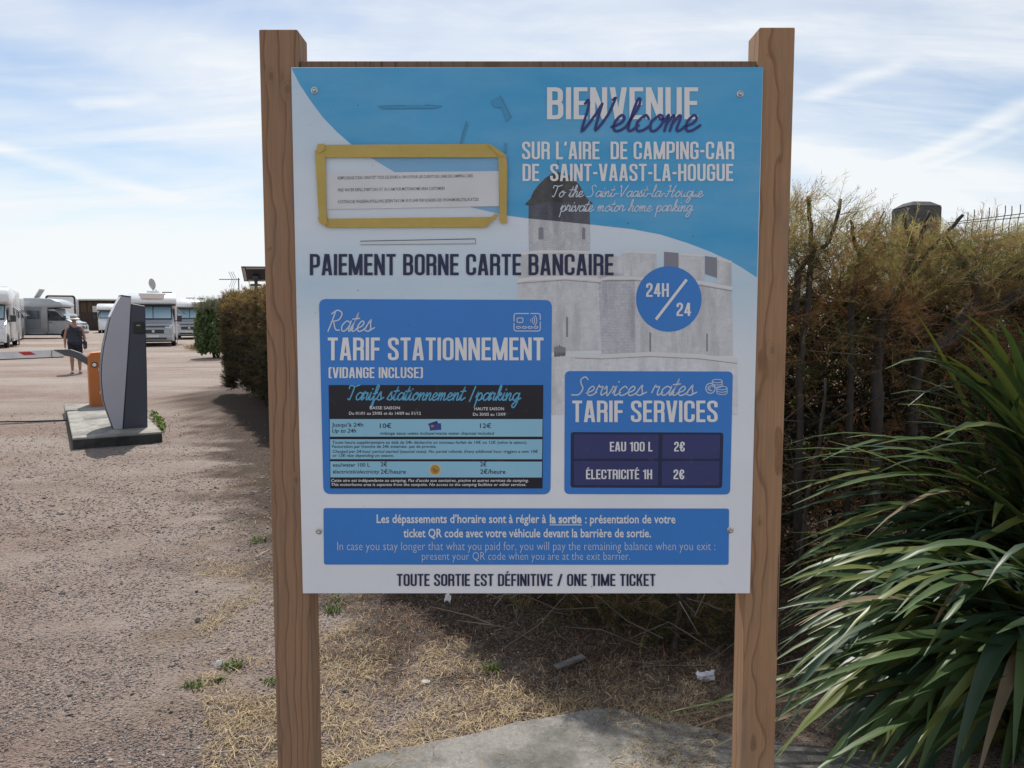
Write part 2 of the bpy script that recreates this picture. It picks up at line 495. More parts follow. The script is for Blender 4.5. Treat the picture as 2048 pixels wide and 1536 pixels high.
MB().box((rx0, PFY, -0.25), (rx1, PFY + PD, rtz)).build('post', M_woodR, sign, bevel=0.0035)
rz1 = avg(S(601, 125, 0.014)[1], S(1508, 120, 0.014)[1])
MB().box((lx1 + 0.001, 0.012, rz1 - 0.07), (rx0 - 0.001, 0.052, rz1)).build('top_rail', M_woodT, sign, bevel=0.002)
MB().box((lx1 + 0.001, 0.045, S(1000, 1184)[1]), (rx0 - 0.001, PFY + PD - .001, S(1000, 1110)[1])).build('bottom_rail', M_woodT, sign, bevel=0.002)

def printed(name, c, rough=0.34, tint=None):
    m, t, b, o = nodes(name)
    n = noise(t, 3.0, 4, 0.6)
    col = ramp(t, n, [(0.3, tuple(x * 0.94 for x in c)), (0.7, tuple(min(1, x * 1.05) for x in c))])
    if tint: col = tint(t, col)
    gr = noise(t, 35, 5, 0.7)
    col = mixc(t, ramp(t, gr, [(0.60, (0, 0, 0)), (0.8, (0.16,) * 3)]), col, (0.30, 0.29, 0.28))
    t.links.new(col, b.inputs['Base Color'])
    b.inputs['Roughness'].default_value = rough
    b.inputs['Specular IOR Level'].default_value = 0.35
    return m
zt = lambda y: S(1024, y)[1]
def paper_tint(t, col):          # the board's print: a pale photographed sky fading out downwards
    sp = t.nodes.new('ShaderNodeSeparateXYZ')
    t.links.new(t.nodes.new('ShaderNodeTexCoord').outputs['Object'], sp.inputs[0])
    r = nd(t, 'ShaderNodeMapRange'); t.links.new(sp.outputs[2], r.inputs[0])
    r.inputs[1].default_value = zt(900); r.inputs[2].default_value = zt(150)
    f = ramp(t, r.outputs[0], [(0.0, (0,) * 3), (0.30, (0.3,) * 3), (0.45, (0.9,) * 3), (0.62, (0.35,) * 3), (1.0, (0.95,) * 3)])
    n = noise(t, 3.5, 5, 0.6, stretch=(1, 1, 2.2))
    f = mth(t, 'MULTIPLY', f, mth(t, 'ADD', 0.45, n), clamp=True)
    return mixc(t, f, col, (0.50, 0.66, 0.80))
M_white = printed('print_white', (0.79, 0.82, 0.88), tint=paper_tint)
def cloud_tint(t, col):
    n = noise(t, 2.6, 6, 0.6, stretch=(1, 1, 3.4))
    return mixc(t, ramp(t, n, [(0.38, (0,) * 3), (0.72, (0.34,) * 3)]), col, (0.32, 0.60, 0.78))
M_sky = printed('print_sky_blue', (0.055, 0.355, 0.67), tint=cloud_tint)
M_card = printed('print_card_blue', (0.042, 0.215, 0.63))
M_navy = printed('print_navy', (0.018, 0.024, 0.075))
M_cell = printed('print_cell', (0.040, 0.048, 0.165))
M_pale = printed('print_pale_letter', (0.77, 0.78, 0.80))
M_lightcell = printed('print_light_cell', (0.28, 0.56, 0.74))
M_script = printed('print_script_blue', (0.11, 0.42, 0.68))
M_thin = printed('print_thin_letter', (0.58, 0.65, 0.76))
M_welc = printed('print_welcome', (0.035, 0.045, 0.20))
M_ink = printed('print_ink', (0.02, 0.022, 0.04))
M_table = printed('print_table', (0.016, 0.018, 0.030), 0.22)
def stone_print(name, c, d, sc=1.0):
    m, t, b, o = nodes(name)
    pos = t.nodes.new('ShaderNodeTexCoord').outputs['Object']
    mp = t.nodes.new('ShaderNodeMapping'); mp.inputs['Rotation'].default_value = (rad(90), 0, 0)
    t.links.new(pos, mp.inputs[0])
    wv = noise(t, 24, 3, 0.6, vec=pos, out=1)
    vec = mixc(t, 0.012, mp.outputs[0], wv)
    br = nd(t, 'ShaderNodeTexBrick', _Scale=26.0 * sc, _Mortar_Size=0.03, _Bias=0.0)
    br.inputs['Color1'].default_value = (*c, 1); br.inputs['Color2'].default_value = (*(x * 0.86 for x in c), 1)
    br.inputs['Mortar'].default_value = (*d, 1)
    br.inputs['Brick Width'].default_value = 0.42; br.inputs['Row Height'].default_value = 0.2
    t.links.new(vec, br.inputs['Vector'])
    n = noise(t, 30, 7, 0.75, vec=pos)
    n2 = noise(t, 6, 5, 0.65, vec=pos)
    col = mixc(t, ramp(t, n, [(0.42, (0,) * 3), (0.72, (0.75,) * 3)]), br.outputs[0], c)
    col = mixc(t, ramp(t, n2, [(0.48, (0,) * 3), (0.68, (0.55,) * 3)]), col, d)
    n4 = noise(t, 75, 6, 0.8, vec=pos); n5 = noise(t, 1.0, 5, 0.7, vec=pos, stretch=(26, 26, 5))
    col = mixc(t, ramp(t, n4, [(.42, (.0,) * 3), (.66, (.6,) * 3)]), col, tuple(min(1, x * 1.18) for x in c))
    col = mixc(t, ramp(t, n5, [(.48, (.0,) * 3), (.68, (.8,) * 3)]), col, tuple(x * .72 for x in d))
    t.links.new(col, b.inputs['Base Color'])
    b.inputs['Roughness'].default_value = 0.34; b.inputs['Specular IOR Level'].default_value = 0.35
    return m
M_stoneD = stone_print('print_stone_dark', (0.115, 0.12, 0.15), (0.05, 0.052, 0.075), 1.7)
M_stoneL = stone_print('print_stone_light', (0.58, 0.59, 0.62), (0.43, 0.44, 0.48), 1.7)
M_stone2 = stone_print('print_stone_grey', (0.53, 0.54, 0.59), (0.40, 0.41, 0.47), 1.2)
M_stone1 = stone_print('print_stone_pale', (0.62, 0.635, 0.67), (0.555, 0.57, 0.605), 1.2)
M_stoneF = stone_print('print_stone_faded', (0.69, 0.71, 0.755), (0.65, 0.67, 0.71), 1.2)
M_shade = printed('print_shade', (0.23, 0.235, 0.28))
M_roof = stone_print('print_roof', (0.095, 0.092, 0.10), (0.035, 0.032, 0.036), 3.0)
M_rim = printed('print_rim', (0.72, 0.72, 0.73))

p00, p10, p11, p01 = S(582, 135), S(1526, 134), S(1500, 1187), S(606, 1186)
PX0, PX1 = avg(p00[0], p01[0]), avg(p10[0], p11[0])
PZ1, PZ0 = avg(p00[1], p10[1]), avg(p11[1], p01[1])
M_edge = mat('panel_edge', (0.55, 0.56, 0.57), rough=0.4)
mb = MB().box((PX0, PF, PZ0), (PX1, 0.0, PZ1))
mb.m = [1, 1, 0, 1, 1, 1]
panel = mb.build('panel', [M_white, M_edge], sign)

LAY = 0.00022
_z = [0]
class PR(MB):
    """flat print, drawn in photograph pixels and laid on the board, one thin layer over another"""
    def __init__(s, layer):
        super().__init__(); s.layer = layer; s.k = 0
    def y(s):
        s.k += 1
        return PF - s.layer * LAY - (s.k % 11) * 0.000013
    def poly(s, pts, m=0, y=None):
        y = s.y() if y is None else y
        q = []
        for p in pts:
            a = S(*p); q.append((min(max(a[0], PX0 + 0.0006), PX1 - 0.0006), y, a[1]))
        ar = sum(q[i][0] * q[(i + 1) % len(q)][2] - q[(i + 1) % len(q)][0] * q[i][2] for i in range(len(q)))
        idx = range(len(q)) if ar > 0 else range(len(q) - 1, -1, -1)
        s.add(q, [tuple(idx)], m)
        return s
    def rect(s, x0, y0, x1, y1, m=0): return s.poly([(x0, y0), (x1, y0), (x1, y1), (x0, y1)], m)
    def rrect(s, q, r, m=0):
        """rounded quadrilateral; q = four corners clockwise from top left"""
        pts = []
        for i in range(4):
            p, a, b = Vector(q[i]), Vector(q[i - 1]), Vector(q[(i + 1) % 4])
            u, v = (a - p).normalized() * r, (b - p).normalized() * r
            for k in range(7):
                w = k / 6
                pts.append(tuple(p + u * (1 - w) ** 2 + v * w ** 2))
        return s.poly(pts, m)
    def disc(s, cx, cy, rx, ry=None, n=40, m=0):
        ry = ry or rx
        return s.poly([(cx + rx * math.cos(2 * math.pi * k / n), cy + ry * math.sin(2 * math.pi * k / n)) for k in range(n)], m)
    def stroke(s, pts, w, closed=False, m=0, round_=False):
        pts = [Vector(p) for p in pts]
        n = len(pts)
        if n < 2: return s
        L, R = [], []
        for i in range(n):
            a = pts[i - 1] if (i > 0 or closed) else None
            b = pts[(i + 1) % n] if (i < n - 1 or closed) else None
            d0 = (pts[i] - a).normalized() if a is not None else None
            d1 = (b - pts[i]).normalized() if b is not None else None
            if d0 is None: d0 = d1
            if d1 is None: d1 = d0
            n0, n1 = Vector((-d0.y, d0.x)), Vector((-d1.y, d1.x))
            mm = n0 + n1
            if mm.length < 0.3: mm = n0
            mm.normalize()
            k = w / 2 / max(0.45, mm.dot(n0))
            L.append(pts[i] + mm * k); R.append(pts[i] - mm * k)
        y = s.y()
        for i in range(n if closed else n - 1):
            j = (i + 1) % n
            s.poly([L[i], L[j], R[j], R[i]], m, y)
        if round_ and not closed:
            s.disc(*pts[0], w / 2, n=10, m=m); s.disc(*pts[-1], w / 2, n=10, m=m)
        return s
class SP:
    """collects the lines of one block so that each becomes a piece of its own"""
    def __init__(s, layer): s.layer = layer; s.all = []
    def new(s): s.all.append(PR(s.layer)); return s.all[-1]
    def last(s): return s.all[-1] if s.all else s.new()
    def stroke(s, *a, **k): s.last().stroke(*a, **k)
    def rect(s, *a, **k): s.last().rect(*a, **k)
def rounded(pts, r, closed=False, n=5):
    pts = [Vector(p) for p in pts]; out = []
    N = len(pts)
    for i in range(N):
        if not closed and i in (0, N - 1): out.append(pts[i]); continue
        a, p, b = pts[i - 1], pts[i], pts[(i + 1) % N]
        k = min(r, (a - p).length * 0.5, (b - p).length * 0.5)
        u, v = (a - p).normalized() * k, (b - p).normalized() * k
        for j in range(n + 1):
            w = j / n
            out.append(p + u * (1 - w) ** 2 + v * w ** 2)
    return out
# --- a condensed poster alphabet (height 1); entries: strokes and slanted bars
LW = 0.128
def caps(ch):
    s = LW; w = 0.40
    l, r, b, t = s / 2, w - s / 2, s / 2, 1 - s / 2
    rr = 0.15
    st, di = [], []                               # st: (points, closed) di: (x0,y0,x1,y1)
    C = lambda p, c=False, q=rr: st.append((rounded(p, q, c), c))
    P = lambda *p: st.append(([Vector(x) for x in p], False))
    D = lambda *a: di.append(a)
    acute = False
    if ch in 'ÉÈ': acute = True; ch = 'E'
    if ch == 'A': w = 0.43; D(.07, 0, .185, 1); D(.36, 0, .245, 1); P((.12, .26), (.31, .26))
    elif ch == 'B': P((l, 0), (l, 1)); C([(l, t), (r - .01, t), (r - .01, .53), (l, .53)]); C([(l, .52), (r, .52), (r, b), (l, b)])
    elif ch == 'C': C([(r, .64), (r, t), (l, t), (l, b), (r, b), (r, .36)])
    elif ch == 'D': P((l, 0), (l, 1)); C([(l, t), (r, t), (r, b), (l, b)])
    elif ch == 'E': w = .34; P((l, 0), (l, 1)); P((l, t), (w, t)); P((l, .51), (w - .025, .51)); P((l, b), (w, b))
    elif ch == 'F': w = .33; P((l, 0), (l, 1)); P((l, t), (w, t)); P((l, .49), (w - .02, .49))
    elif ch == 'G': C([(r, .66), (r, t), (l, t), (l, b), (r, b), (r, .5)]); P((.2, .47), (w, .47)); P((r, .15), (r, .5))
    elif ch == 'H': P((l, 0), (l, 1)); P((r, 0), (r, 1)); P((l, .51), (r, .51))
    elif ch == 'I': w = s; P((l, 0), (l, 1))
    elif ch == 'K': P((l, 0), (l, 1)); D(.15, .40, w - s / 2, 1); D(w - s / 2, 0, .195, .62)
    elif ch == 'L': w = .33; P((l, 0), (l, 1)); P((l, b), (w, b))
    elif ch == 'M': w = .55; r = w - s / 2; P((l, 0), (l, 1)); P((r, 0), (r, 1)); D(l, 1, w / 2, .02); D(r, 1, w / 2, .02)
    elif ch == 'N': w = .42; r = w - s / 2; P((l, 0), (l, 1)); P((r, 0), (r, 1)); D(l, 1, r, 0)
    elif ch == 'O': C([(l, .5), (l, t), (r, t), (r, b), (l, b)], True)
    elif ch == 'P': P((l, 0), (l, 1)); C([(l, t), (r, t), (r, .42), (l, .42)])
    elif ch == 'R': P((l, 0), (l, 1)); C([(l, t), (r, t), (r, .5), (l, .5)]); C([(l, .5), (r, .5), (r, 0)], q=.1)
    elif ch == 'S': C([(r, .69), (r, t), (l, t), (l, .62), (r, .40), (r, b), (l, b), (l, .31)], q=.15)
    elif ch == 'T': w = .37; P((0, t), (w, t)); P((w / 2, 0), (w / 2, 1))
    elif ch == 'U': C([(l, 1), (l, b), (r, b), (r, 1)])
    elif ch == 'V': w = .42; D(.065, 1, .19, 0); D(.355, 1, .23, 0)
    elif ch == '0': C([(l, .5), (l, t), (r, t), (r, b), (l, b)], True)
    elif ch == '1': w = .26; P((.185, 0), (.185, 1)); P((.0, .84), (.18, .84))
    elif ch == '2': w = .37; r = w - s / 2; C([(l, .68), (l, t), (r, t), (r, .60), (l, .25), (l, b)], q=.14); P((0, b), (w, b))
    elif ch == '4': w = .40; P((.27, 0), (.27, 1)); P((0, .27), (w, .27)); D(.065, .24, .25, 1)
    elif ch == '€': C([(r, .64), (r, t), (l + .05, t), (l + .05, b), (r, b), (r, .36)]); P((-.01, .59), (.29, .59)); P((-.01, .41), (.29, .41))
    elif ch == '-': w = .22; P((.01, .46), (w - .01, .46))
    elif ch == '’': w = .14; D(.05, .76, .075, 1)
    elif ch == '(': w = .22; C([(w, t + .02), (l, t + .02), (l, b - .02), (w, b - .02)], q=.12)
    elif ch == ')': w = .22; C([(0, t + .02), (w - l, t + .02), (w - l, b - .02), (0, b - .02)], q=.12)
    elif ch == '/': w = .36; D(.065, 0, .295, 1)
    elif ch == ' ': w = .17
    if acute: di.append((.12, 1.07, .20, 1.22))
    return st, di, w
def poster(pr, text, x0, yt, x1, yb, dy=0.0, m=0, gap=0.062):
    """poster lettering filling the box; dy: how much the line drops from its left to its right end"""
    if isinstance(pr, SP): pr = pr.new()
    gl = [caps(c) for c in text]
    tot = sum(g[2] for g in gl) + gap * (len(gl) - 1)
    sx, sy = (x1 - x0) / tot, (yb - yt)
    x = 0
    def T(p): return (x0 + (x + p[0]) * sx, yb - p[1] * sy + dy * (x + p[0]) / tot)
    for st, di, w in gl:
        for pts, cl in st:
            # the pen keeps its width relative to the letter in both directions
            q = [Vector(p) for p in pts]
            n = len(q); L, R = [], []
            for i in range(n):
                a = q[i - 1] if (i > 0 or cl) else None
                b = q[(i + 1) % n] if (i < n - 1 or cl) else None
                d0 = (q[i] - a).normalized() if a is not None else None
                d1 = (b - q[i]).normalized() if b is not None else None
                d0 = d0 or d1; d1 = d1 or d0
                n0, n1 = Vector((-d0.y, d0.x)), Vector((-d1.y, d1.x))
                mm = n0 + n1
                mm = n0.copy() if mm.length < 0.3 else mm.normalized()
                k = LW / 2 / max(0.45, mm.dot(n0))
                L.append(T(q[i] + mm * k)); R.append(T(q[i] - mm * k))
            y = pr.y()
            for i in range(n if cl else n - 1):
                j = (i + 1) % n
                pr.poly([L[i], L[j], R[j], R[i]], m, y)
        for (a, b, c, d) in di:
            h = LW / 2 * 1.04 if abs(d - b) > 0.5 else LW / 2 * 0.85
            pr.poly([T((a - h, b)), T((a + h, b)), T((c + h, d)), T((c - h, d))], m)
        x += w + gap
    return pr
# --- a brush script (x-height 1)
SCR = {
 'a': (.98, [[(.86, .82), (.5, 1), (.13, .55), (.22, .06), (.52, .06), (.84, .55), (.92, 1)], [(.92, 1), (.83, .3), (.93, .0), (1.25, .3)]]),
 'c': (.82, [[(.74, .8), (.5, 1), (.13, .55), (.22, .04), (.55, .03), (.95, .35)]]),
 'e': (.82, [[(0, .25), (.5, .5), (.64, .82), (.42, 1.0), (.13, .55), (.22, .04), (.55, .03), (.95, .35)]]),
 'f': (.66, [[(.0, .15), (.45, 1.0), (.66, 1.85), (.48, 2.05), (.34, 1.5), (.22, -.4), (.05, -.95), (.28, -.85), (.4, -.05), (.75, .3)], [(.08, .85), (.62, .98)]]),
 'g': (.95, [[(.86, .82), (.5, 1), (.13, .55), (.22, .06), (.52, .06), (.84, .55), (.92, 1)], [(.92, 1), (.8, -.3), (.5, -.98), (.2, -.75), (.5, -.25), (1.2, .3)]]),
 'h': (.92, [[(0, .2), (.45, 1.3), (.5, 2.0), (.32, 1.8), (.17, .0)], [(.18, .35), (.5, .95), (.72, .85), (.64, .2), (.78, 0), (1.15, .3)]]),
 'i': (.5, [[(0, .25), (.26, 1), (.17, .2), (.32, .0), (.72, .3)], [(.36, 1.45), (.38, 1.52)]]),
 'k': (.86, [[(0, .2), (.45, 1.3), (.5, 2.0), (.32, 1.8), (.17, .0)], [(.18, .4), (.55, 1), (.72, .8), (.28, .5)], [(.3, .5), (.62, .02), (1.05, .3)]]),
 'l': (.52, [[(0, .2), (.46, 1.4), (.5, 2.0), (.32, 1.9), (.18, .3), (.36, .0), (.75, .35)]]),
 'm': (1.22, [[(0, .6), (.17, 1), (.13, .0)], [(.14, .35), (.42, .97), (.52, .8), (.45, .0)], [(.46, .35), (.78, .97), (.9, .8), (.83, .15), (.98, 0), (1.35, .3)]]),
 'n': (.9, [[(0, .6), (.17, 1), (.13, .0)], [(.14, .35), (.5, .97), (.66, .8), (.58, .15), (.74, 0), (1.1, .3)]]),
 'o': (.9, [[(.5, 1), (.13, .55), (.22, .04), (.52, .04), (.8, .5), (.7, .94), (.5, 1), (.62, .76), (1.05, .75)]]),
 'p': (.92, [[(0, .4), (.22, 1), (.08, -.95)], [(.16, .4), (.52, 1), (.8, .7), (.66, .1), (.4, .0), (.18, .2)], [(.66, .1), (1.1, .35)]]),
 'r': (.78, [[(0, .3), (.2, 1.1), (.32, .92), (.6, .95), (.52, .35), (.62, .02), (1.0, .35)]]),
 's': (.72, [[(0, .15), (.42, 1.1), (.48, .7), (.6, .25), (.42, .0), (.12, .08)], [(.5, .04), (.95, .35)]]),
 't': (.58, [[(0, .2), (.4, 1.2), (.46, 1.75), (.2, .3), (.36, .0), (.78, .35)], [(.04, 1.18), (.7, 1.26)]]),
 'u': (.92, [[(0, .5), (.16, 1), (.12, .25), (.3, .0), (.62, .4), (.74, 1), (.66, .2), (.8, 0), (1.15, .3)]]),
 'v': (.8, [[(0, .7), (.16, 1), (.3, .15), (.42, .0), (.7, .75), (.72, 1), (1.0, .85)]]),
 'W': (1.9, [[(0, 1.75), (.14, 1.98), (.25, 1.5), (.2, .0), (.75, 1.0), (1.02, 1.75)], [(1.02, 1.75), (.98, .9), (1.0, .05), (1.5, 1.0), (1.72, 2.05), (1.6, 2.0)]]),
 'T': (1.1, [[(0, 1.55), (.1, 1.95), (.8, 1.85), (1.35, 2.05)], [(.7, 1.88), (.55, .9), (.35, .05), (.1, .15)]]),
 'S': (1.25, [[(1.15, 1.75), (.85, 2.05), (.5, 1.75), (.62, 1.25), (.85, .75), (.6, .1), (-.05, .05)]]),
 'V': (1.2, [[(0, 1.75), (.16, 1.98), (.3, 1.2), (.42, .05), (.9, 1.2), (1.25, 2.0)]]),
 'H': (1.45, [[(.25, 1.8), (.5, 2), (.42, 1.0), (.1, .0), (-.1, .2)], [(1.35, 2.0), (1.1, 1.3), (.95, .2), (1.1, 0), (1.5, .35)], [(.15, .95), (1.25, 1.05)]]),
 'R': (1.25, [[(.42, 1.85), (.3, 1.0), (.12, .0)], [(.1, 1.7), (.6, 2.05), (1.1, 1.75), (.95, 1.15), (.35, .95)], [(.45, .98), (.8, .2), (1.2, .1)]]),
 '-': (.85, [[(.15, .52), (.72, .56)]]),
 '/': (.95, [[(.2, -.15), (.6, 1.9)]]),
 ' ': (.72, []),
}
def catmull(p, n=5):
    p = [Vector(q) for q in p]
    if len(p) < 3: return p
    e = [p[0] * 2 - p[1]] + p + [p[-1] * 2 - p[-2]]
    out = []
    for i in range(1, len(e) - 2):
        a, b, c, d = e[i - 1:i + 3]
        for k in range(n):
            t = k / n
            out.append(0.5 * (2 * b + (c - a) * t + (2 * a - 5 * b + 4 * c - d) * t * t + (3 * b - a - 3 * c + d) * t ** 3))
    return out + [p[-1]]
def script(pr, text, x0, x1, yb, xh, w, dy=0.0, slant=0.22, m=0):
    if isinstance(pr, SP): pr = pr.new()
    tot = sum(SCR[c][0] for c in text) + 0.15
    sx = (x1 - x0) / tot
    x = 0
    for c in text:
        adv, sts = SCR[c]
        for q in sts:
            pts = catmull(q)
            pr.stroke([(x0 + (x + p.x) * sx + p.y * xh * slant, yb - p.y * xh + dy * x / tot) for p in pts], w, m=m, round_=True)
        x += adv
    return pr
# --- ordinary type: the built-in font, fitted to the line
_fc = {}
def type_mesh(text, bold):
    k = (text, bold)
    if k not in _fc:
        c = bpy.data.curves.new('type', 'FONT')
        c.body = text; c.resolution_u = 2; c.offset = bold
        o = bpy.data.objects.new('type', c); COL.objects.link(o)
        dg = bpy.context.evaluated_depsgraph_get()
        me = bpy.data.meshes.new_from_object(o.evaluated_get(dg))
        v = [(p.co.x, p.co.y) for p in me.vertices]; f = [tuple(p.vertices) for p in me.polygons]
        bpy.data.objects.remove(o); bpy.data.curves.remove(c); bpy.data.meshes.remove(me)
        _fc[k] = (v, f)
    return _fc[k]
def line(pr, text, x0, x1, yb, cap, bold=0.0, italic=0.0, dy=0.0, m=0):
    if isinstance(pr, SP): pr = pr.new()
    v, f = type_mesh(text, bold)
    a, b = min(p[0] for p in v), max(p[0] for p in v)
    sx, sy = (x1 - x0) / (b - a), cap / 0.682
    y = pr.y()
    q = []
    for (vx, vy) in v:
        u = (vx - a) / (b - a)
        s = S(x0 + (vx - a) * sx + vy * sy * italic, yb - vy * sy + dy * u)
        q.append((s[0], y, s[1]))
    pr.add(q, f, m)
    return pr
# ---- blue field with its sweeping lower edge
ARC = [(582, 136), (599, 168), (620, 200), (646, 235), (674, 264), (703, 289), (742, 316), (787, 343), (840, 373), (890, 396), (943, 415), (1013, 431), (1057, 437), (1110, 442), (1181, 449), (1266, 458.5), (1321, 469), (1375, 486), (1420, 503), (1457, 520), (1485, 536), (1514, 555)]
PR(1).poly(ARC + [(1526, 134)]).build('blue_field', M_sky, panel)
# ---- printed picture of a round stone fort
f = PR(2)
f.poly([(1057.5, 401), (1178.6, 401), (1180, 449), (1110, 442), (1057, 437)], 0)
f.poly([(1049.5, 409), (1056, 402), (1061, 397), (1067, 383), (1075, 372), (1091, 356), (1103, 348), (1116, 344.5), (1129, 347), (1142, 353), (1159, 370), (1167, 385), (1173, 396), (1186, 406.6), (1178, 412), (1140, 405), (1118, 404), (1090, 405), (1060, 412)], 1)
f.stroke([(1116, 346), (1116, 321)], 1.2, m=2)
f.build('fort_top', [M_stoneD, M_roof, M_ink], panel)
f = PR(2)
f.poly([(1057, 437), (1110, 442), (1180, 449), (1180, 506), (1058, 506)], 0)                   # tower below the sweep
f.poly([(1039, 508), (1060, 504), (1180, 506), (1245, 514), (1245, 560), (1036, 560)], 1)      # platform
f.poly([(1036.5, 560), (1201.6, 560), (1203, 700), (1036, 706)], 1)                            # left bastion
f.poly([(1196, 545), (1290, 548), (1300, 704), (1203, 708)], 2)                                # shaded turn of the wall
f.poly([(1270, 556), (1463, 574), (1466, 712), (1270, 706)], 1)
f.poly([(1243, 507), (1262, 503), (1313, 507), (1313, 553), (1248, 552)], 1)
f.poly([(1357, 507), (1408.5, 511), (1408.5, 560), (1357, 556)], 1)
f.poly([(1434, 516), (1463, 523), (1463, 572), (1434, 566)], 1)
f.poly([(1328, 503.5), (1357, 506), (1357, 556), (1328, 553)], 3)
f.poly([(1410, 512), (1434, 515.5), (1434, 556), (1410, 548)], 3)
f.poly([(1036, 706), (1120, 704), (1203, 708), (1300, 704), (1400, 708), (1474.5, 722), (1476, 830), (1036, 830)], 4)
f.build('fort_wall', [M_stoneL, M_stone1, M_stone2, M_shade, M_stoneF], panel)
f = PR(3); f.stroke([(1034, 562), (1060, 557.5), (1130, 555), (1180, 557), (1201, 561)], 7); f.build('fort_cornice', M_rim, panel)
f = PR(3); f.stroke([(1201, 561), (1215, 556), (1270, 556), (1400, 565), (1440, 572), (1464, 577)], 6.5); f.build('fort_cornice', M_rim, panel)
f = PR(3); f.stroke([(1039, 508), (1075, 503.5), (1140, 503), (1180, 505)], 5); f.build('fort_cornice', M_rim, panel)
f = PR(3); f.stroke([(1036, 712), (1120, 709), (1203, 712), (1300, 708), (1400, 712), (1474, 722)], 8); f.build('fort_cornice', M_rim, panel)
f = PR(3); f.stroke([(1243, 506), (1262, 503), (1313, 506.5)], 4); f.build('fort_cornice', M_rim, panel)
f = PR(3); f.stroke([(1357, 508), (1408.5, 511.5)], 4); f.build('fort_cornice', M_rim, panel)
f = PR(3); f.stroke([(1434, 517), (1463, 524)], 4); f.build('fort_cornice', M_rim, panel)
f = PR(3); f.rect(1132, 634, 1136, 674); f.build('fort_opening', M_shade, panel)
f = PR(3); f.rect(1298.6, 665, 1302, 703); f.build('fort_opening', M_shade, panel)
f = PR(3); f.rect(1412.4, 667, 1415.5, 703); f.build('fort_opening', M_shade, panel)
f = PR(3); f.poly([(1077, 479), (1077, 457), (1079, 455), (1082, 454), (1085, 455), (1087, 457), (1087, 479)]); f.build('fort_opening', M_shade, panel)
f = PR(3); f.poly([(1164, 479), (1164, 457), (1167, 454.5), (1170.5, 457), (1170.5, 479)]); f.build('fort_opening', M_shade, panel)
f = PR(3); f.poly([(1108, 694), (1120, 692), (1131, 695), (1131, 712), (1108, 714)]); f.build('fort_opening', M_shade, panel)
f = PR(3); f.stroke([(1034, 567), (1130, 560), (1201, 566)], 1.2); f.build('fort_opening', M_shade, panel)
f = PR(3); f.stroke([(1203, 561.5), (1270, 561), (1400, 571), (1464, 582)], 1.4); f.build('fort_opening', M_shade, panel)
f = PR(3); f.stroke([(1150, 716), (1203, 718), (1300, 713), (1400, 718), (1474, 727)], 1.1); f.build('fort_opening', M_shade, panel)
# ---- cards
def card(q, r, layer=4, m=None, name='card'): return PR(layer).rrect(q, r).build(name, m or M_card, panel)
card([(638, 598), (1104, 600), (1101, 988.5), (647, 988)], 15)
card([(1129.7, 742), (1465.7, 743), (1460, 989), (1128.5, 988)], 11)
card([(647, 1016), (1458, 1017), (1457, 1129.5), (648, 1129)], 5)
PR(4).disc(1337.4, 598, 65.5, n=64).build('card', M_card, panel)
card([(1141.6, 864), (1446.6, 865), (1444, 976), (1141, 975)], 6, 5, M_navy, 'price_table')
c = PR(6)
c.rrect([(1148, 868.7), (1317, 869), (1316.5, 917), (1148, 917)], 3); c.rrect([(1325, 869), (1440, 869), (1439, 917), (1324, 917)], 3)
c.rrect([(1148, 922), (1316.5, 922), (1315.5, 970.6), (1148, 970)], 3); c.rrect([(1323.5, 922), (1438.5, 922), (1438, 970.6), (1323, 970.6)], 3)
c.build('price_cell', M_cell, panel)
# ---- lettering
def L(fn, m, layer=7, name='lettering'):
    p = SP(layer); fn(p)
    for q in p.all: q.build(name, m, panel)
L(lambda p: poster(p, 'BIENVENUE', 1094, 175, 1396, 239), M_pale)
L(lambda p: script(p, 'Welcome', 1157, 1398, 262, 31, 5.4, slant=0.24), M_welc, 8)
def heads(p):
    poster(p, 'SUR L’AIRE  DE CAMPING-CAR', 1044, 283.5, 1468, 319)
    poster(p, 'DE  SAINT-VAAST-LA-HOUGUE', 1045, 328, 1466, 362.5)
L(heads, M_pale)
def sub(p):
    script(p, 'To the Saint-Vaast-la-Hougue', 1103, 1406, 394, 11.5, 1.9)
    script(p, 'private motor home parking', 1120, 1384, 423, 11.5, 1.9)
L(sub, M_thin)
L(lambda p: poster(p, 'PAIEMENT BORNE CARTE BANCAIRE', 620, 508, 1227, 550.5), M_navy)
def rates(p):
    poster(p, 'TARIF STATIONNEMENT', 656, 675, 1087, 720.5)
    poster(p, '(VIDANGE INCLUSE)', 657.5, 734.5, 846, 756)
    poster(p, 'TARIF SERVICES', 1144.5, 801, 1435, 844)
    poster(p, '24H', 1292, 566.5, 1337.4, 593.6); poster(p, '24', 1352.7, 605.6, 1382, 632)
    p.stroke([(1311.5, 639), (1373, 559)], 5.6)
    poster(p, 'EAU 100 L', 1219.6, 883.5, 1304.7, 902.5); poster(p, 'ÉLECTRICITÉ 1H', 1172, 938.8, 1304, 958)
    poster(p, '2€', 1348, 883.5, 1369, 902.5); poster(p, '2€', 1346.7, 939, 1368, 958)
L(rates, M_pale)
def scripts(p):
    script(p, 'Rates', 654, 746, 662.5, 20.5, 2.6)
    script(p, 'Services rates', 1144, 1390, 790.5, 18, 2.5)
L(scripts, M_thin)
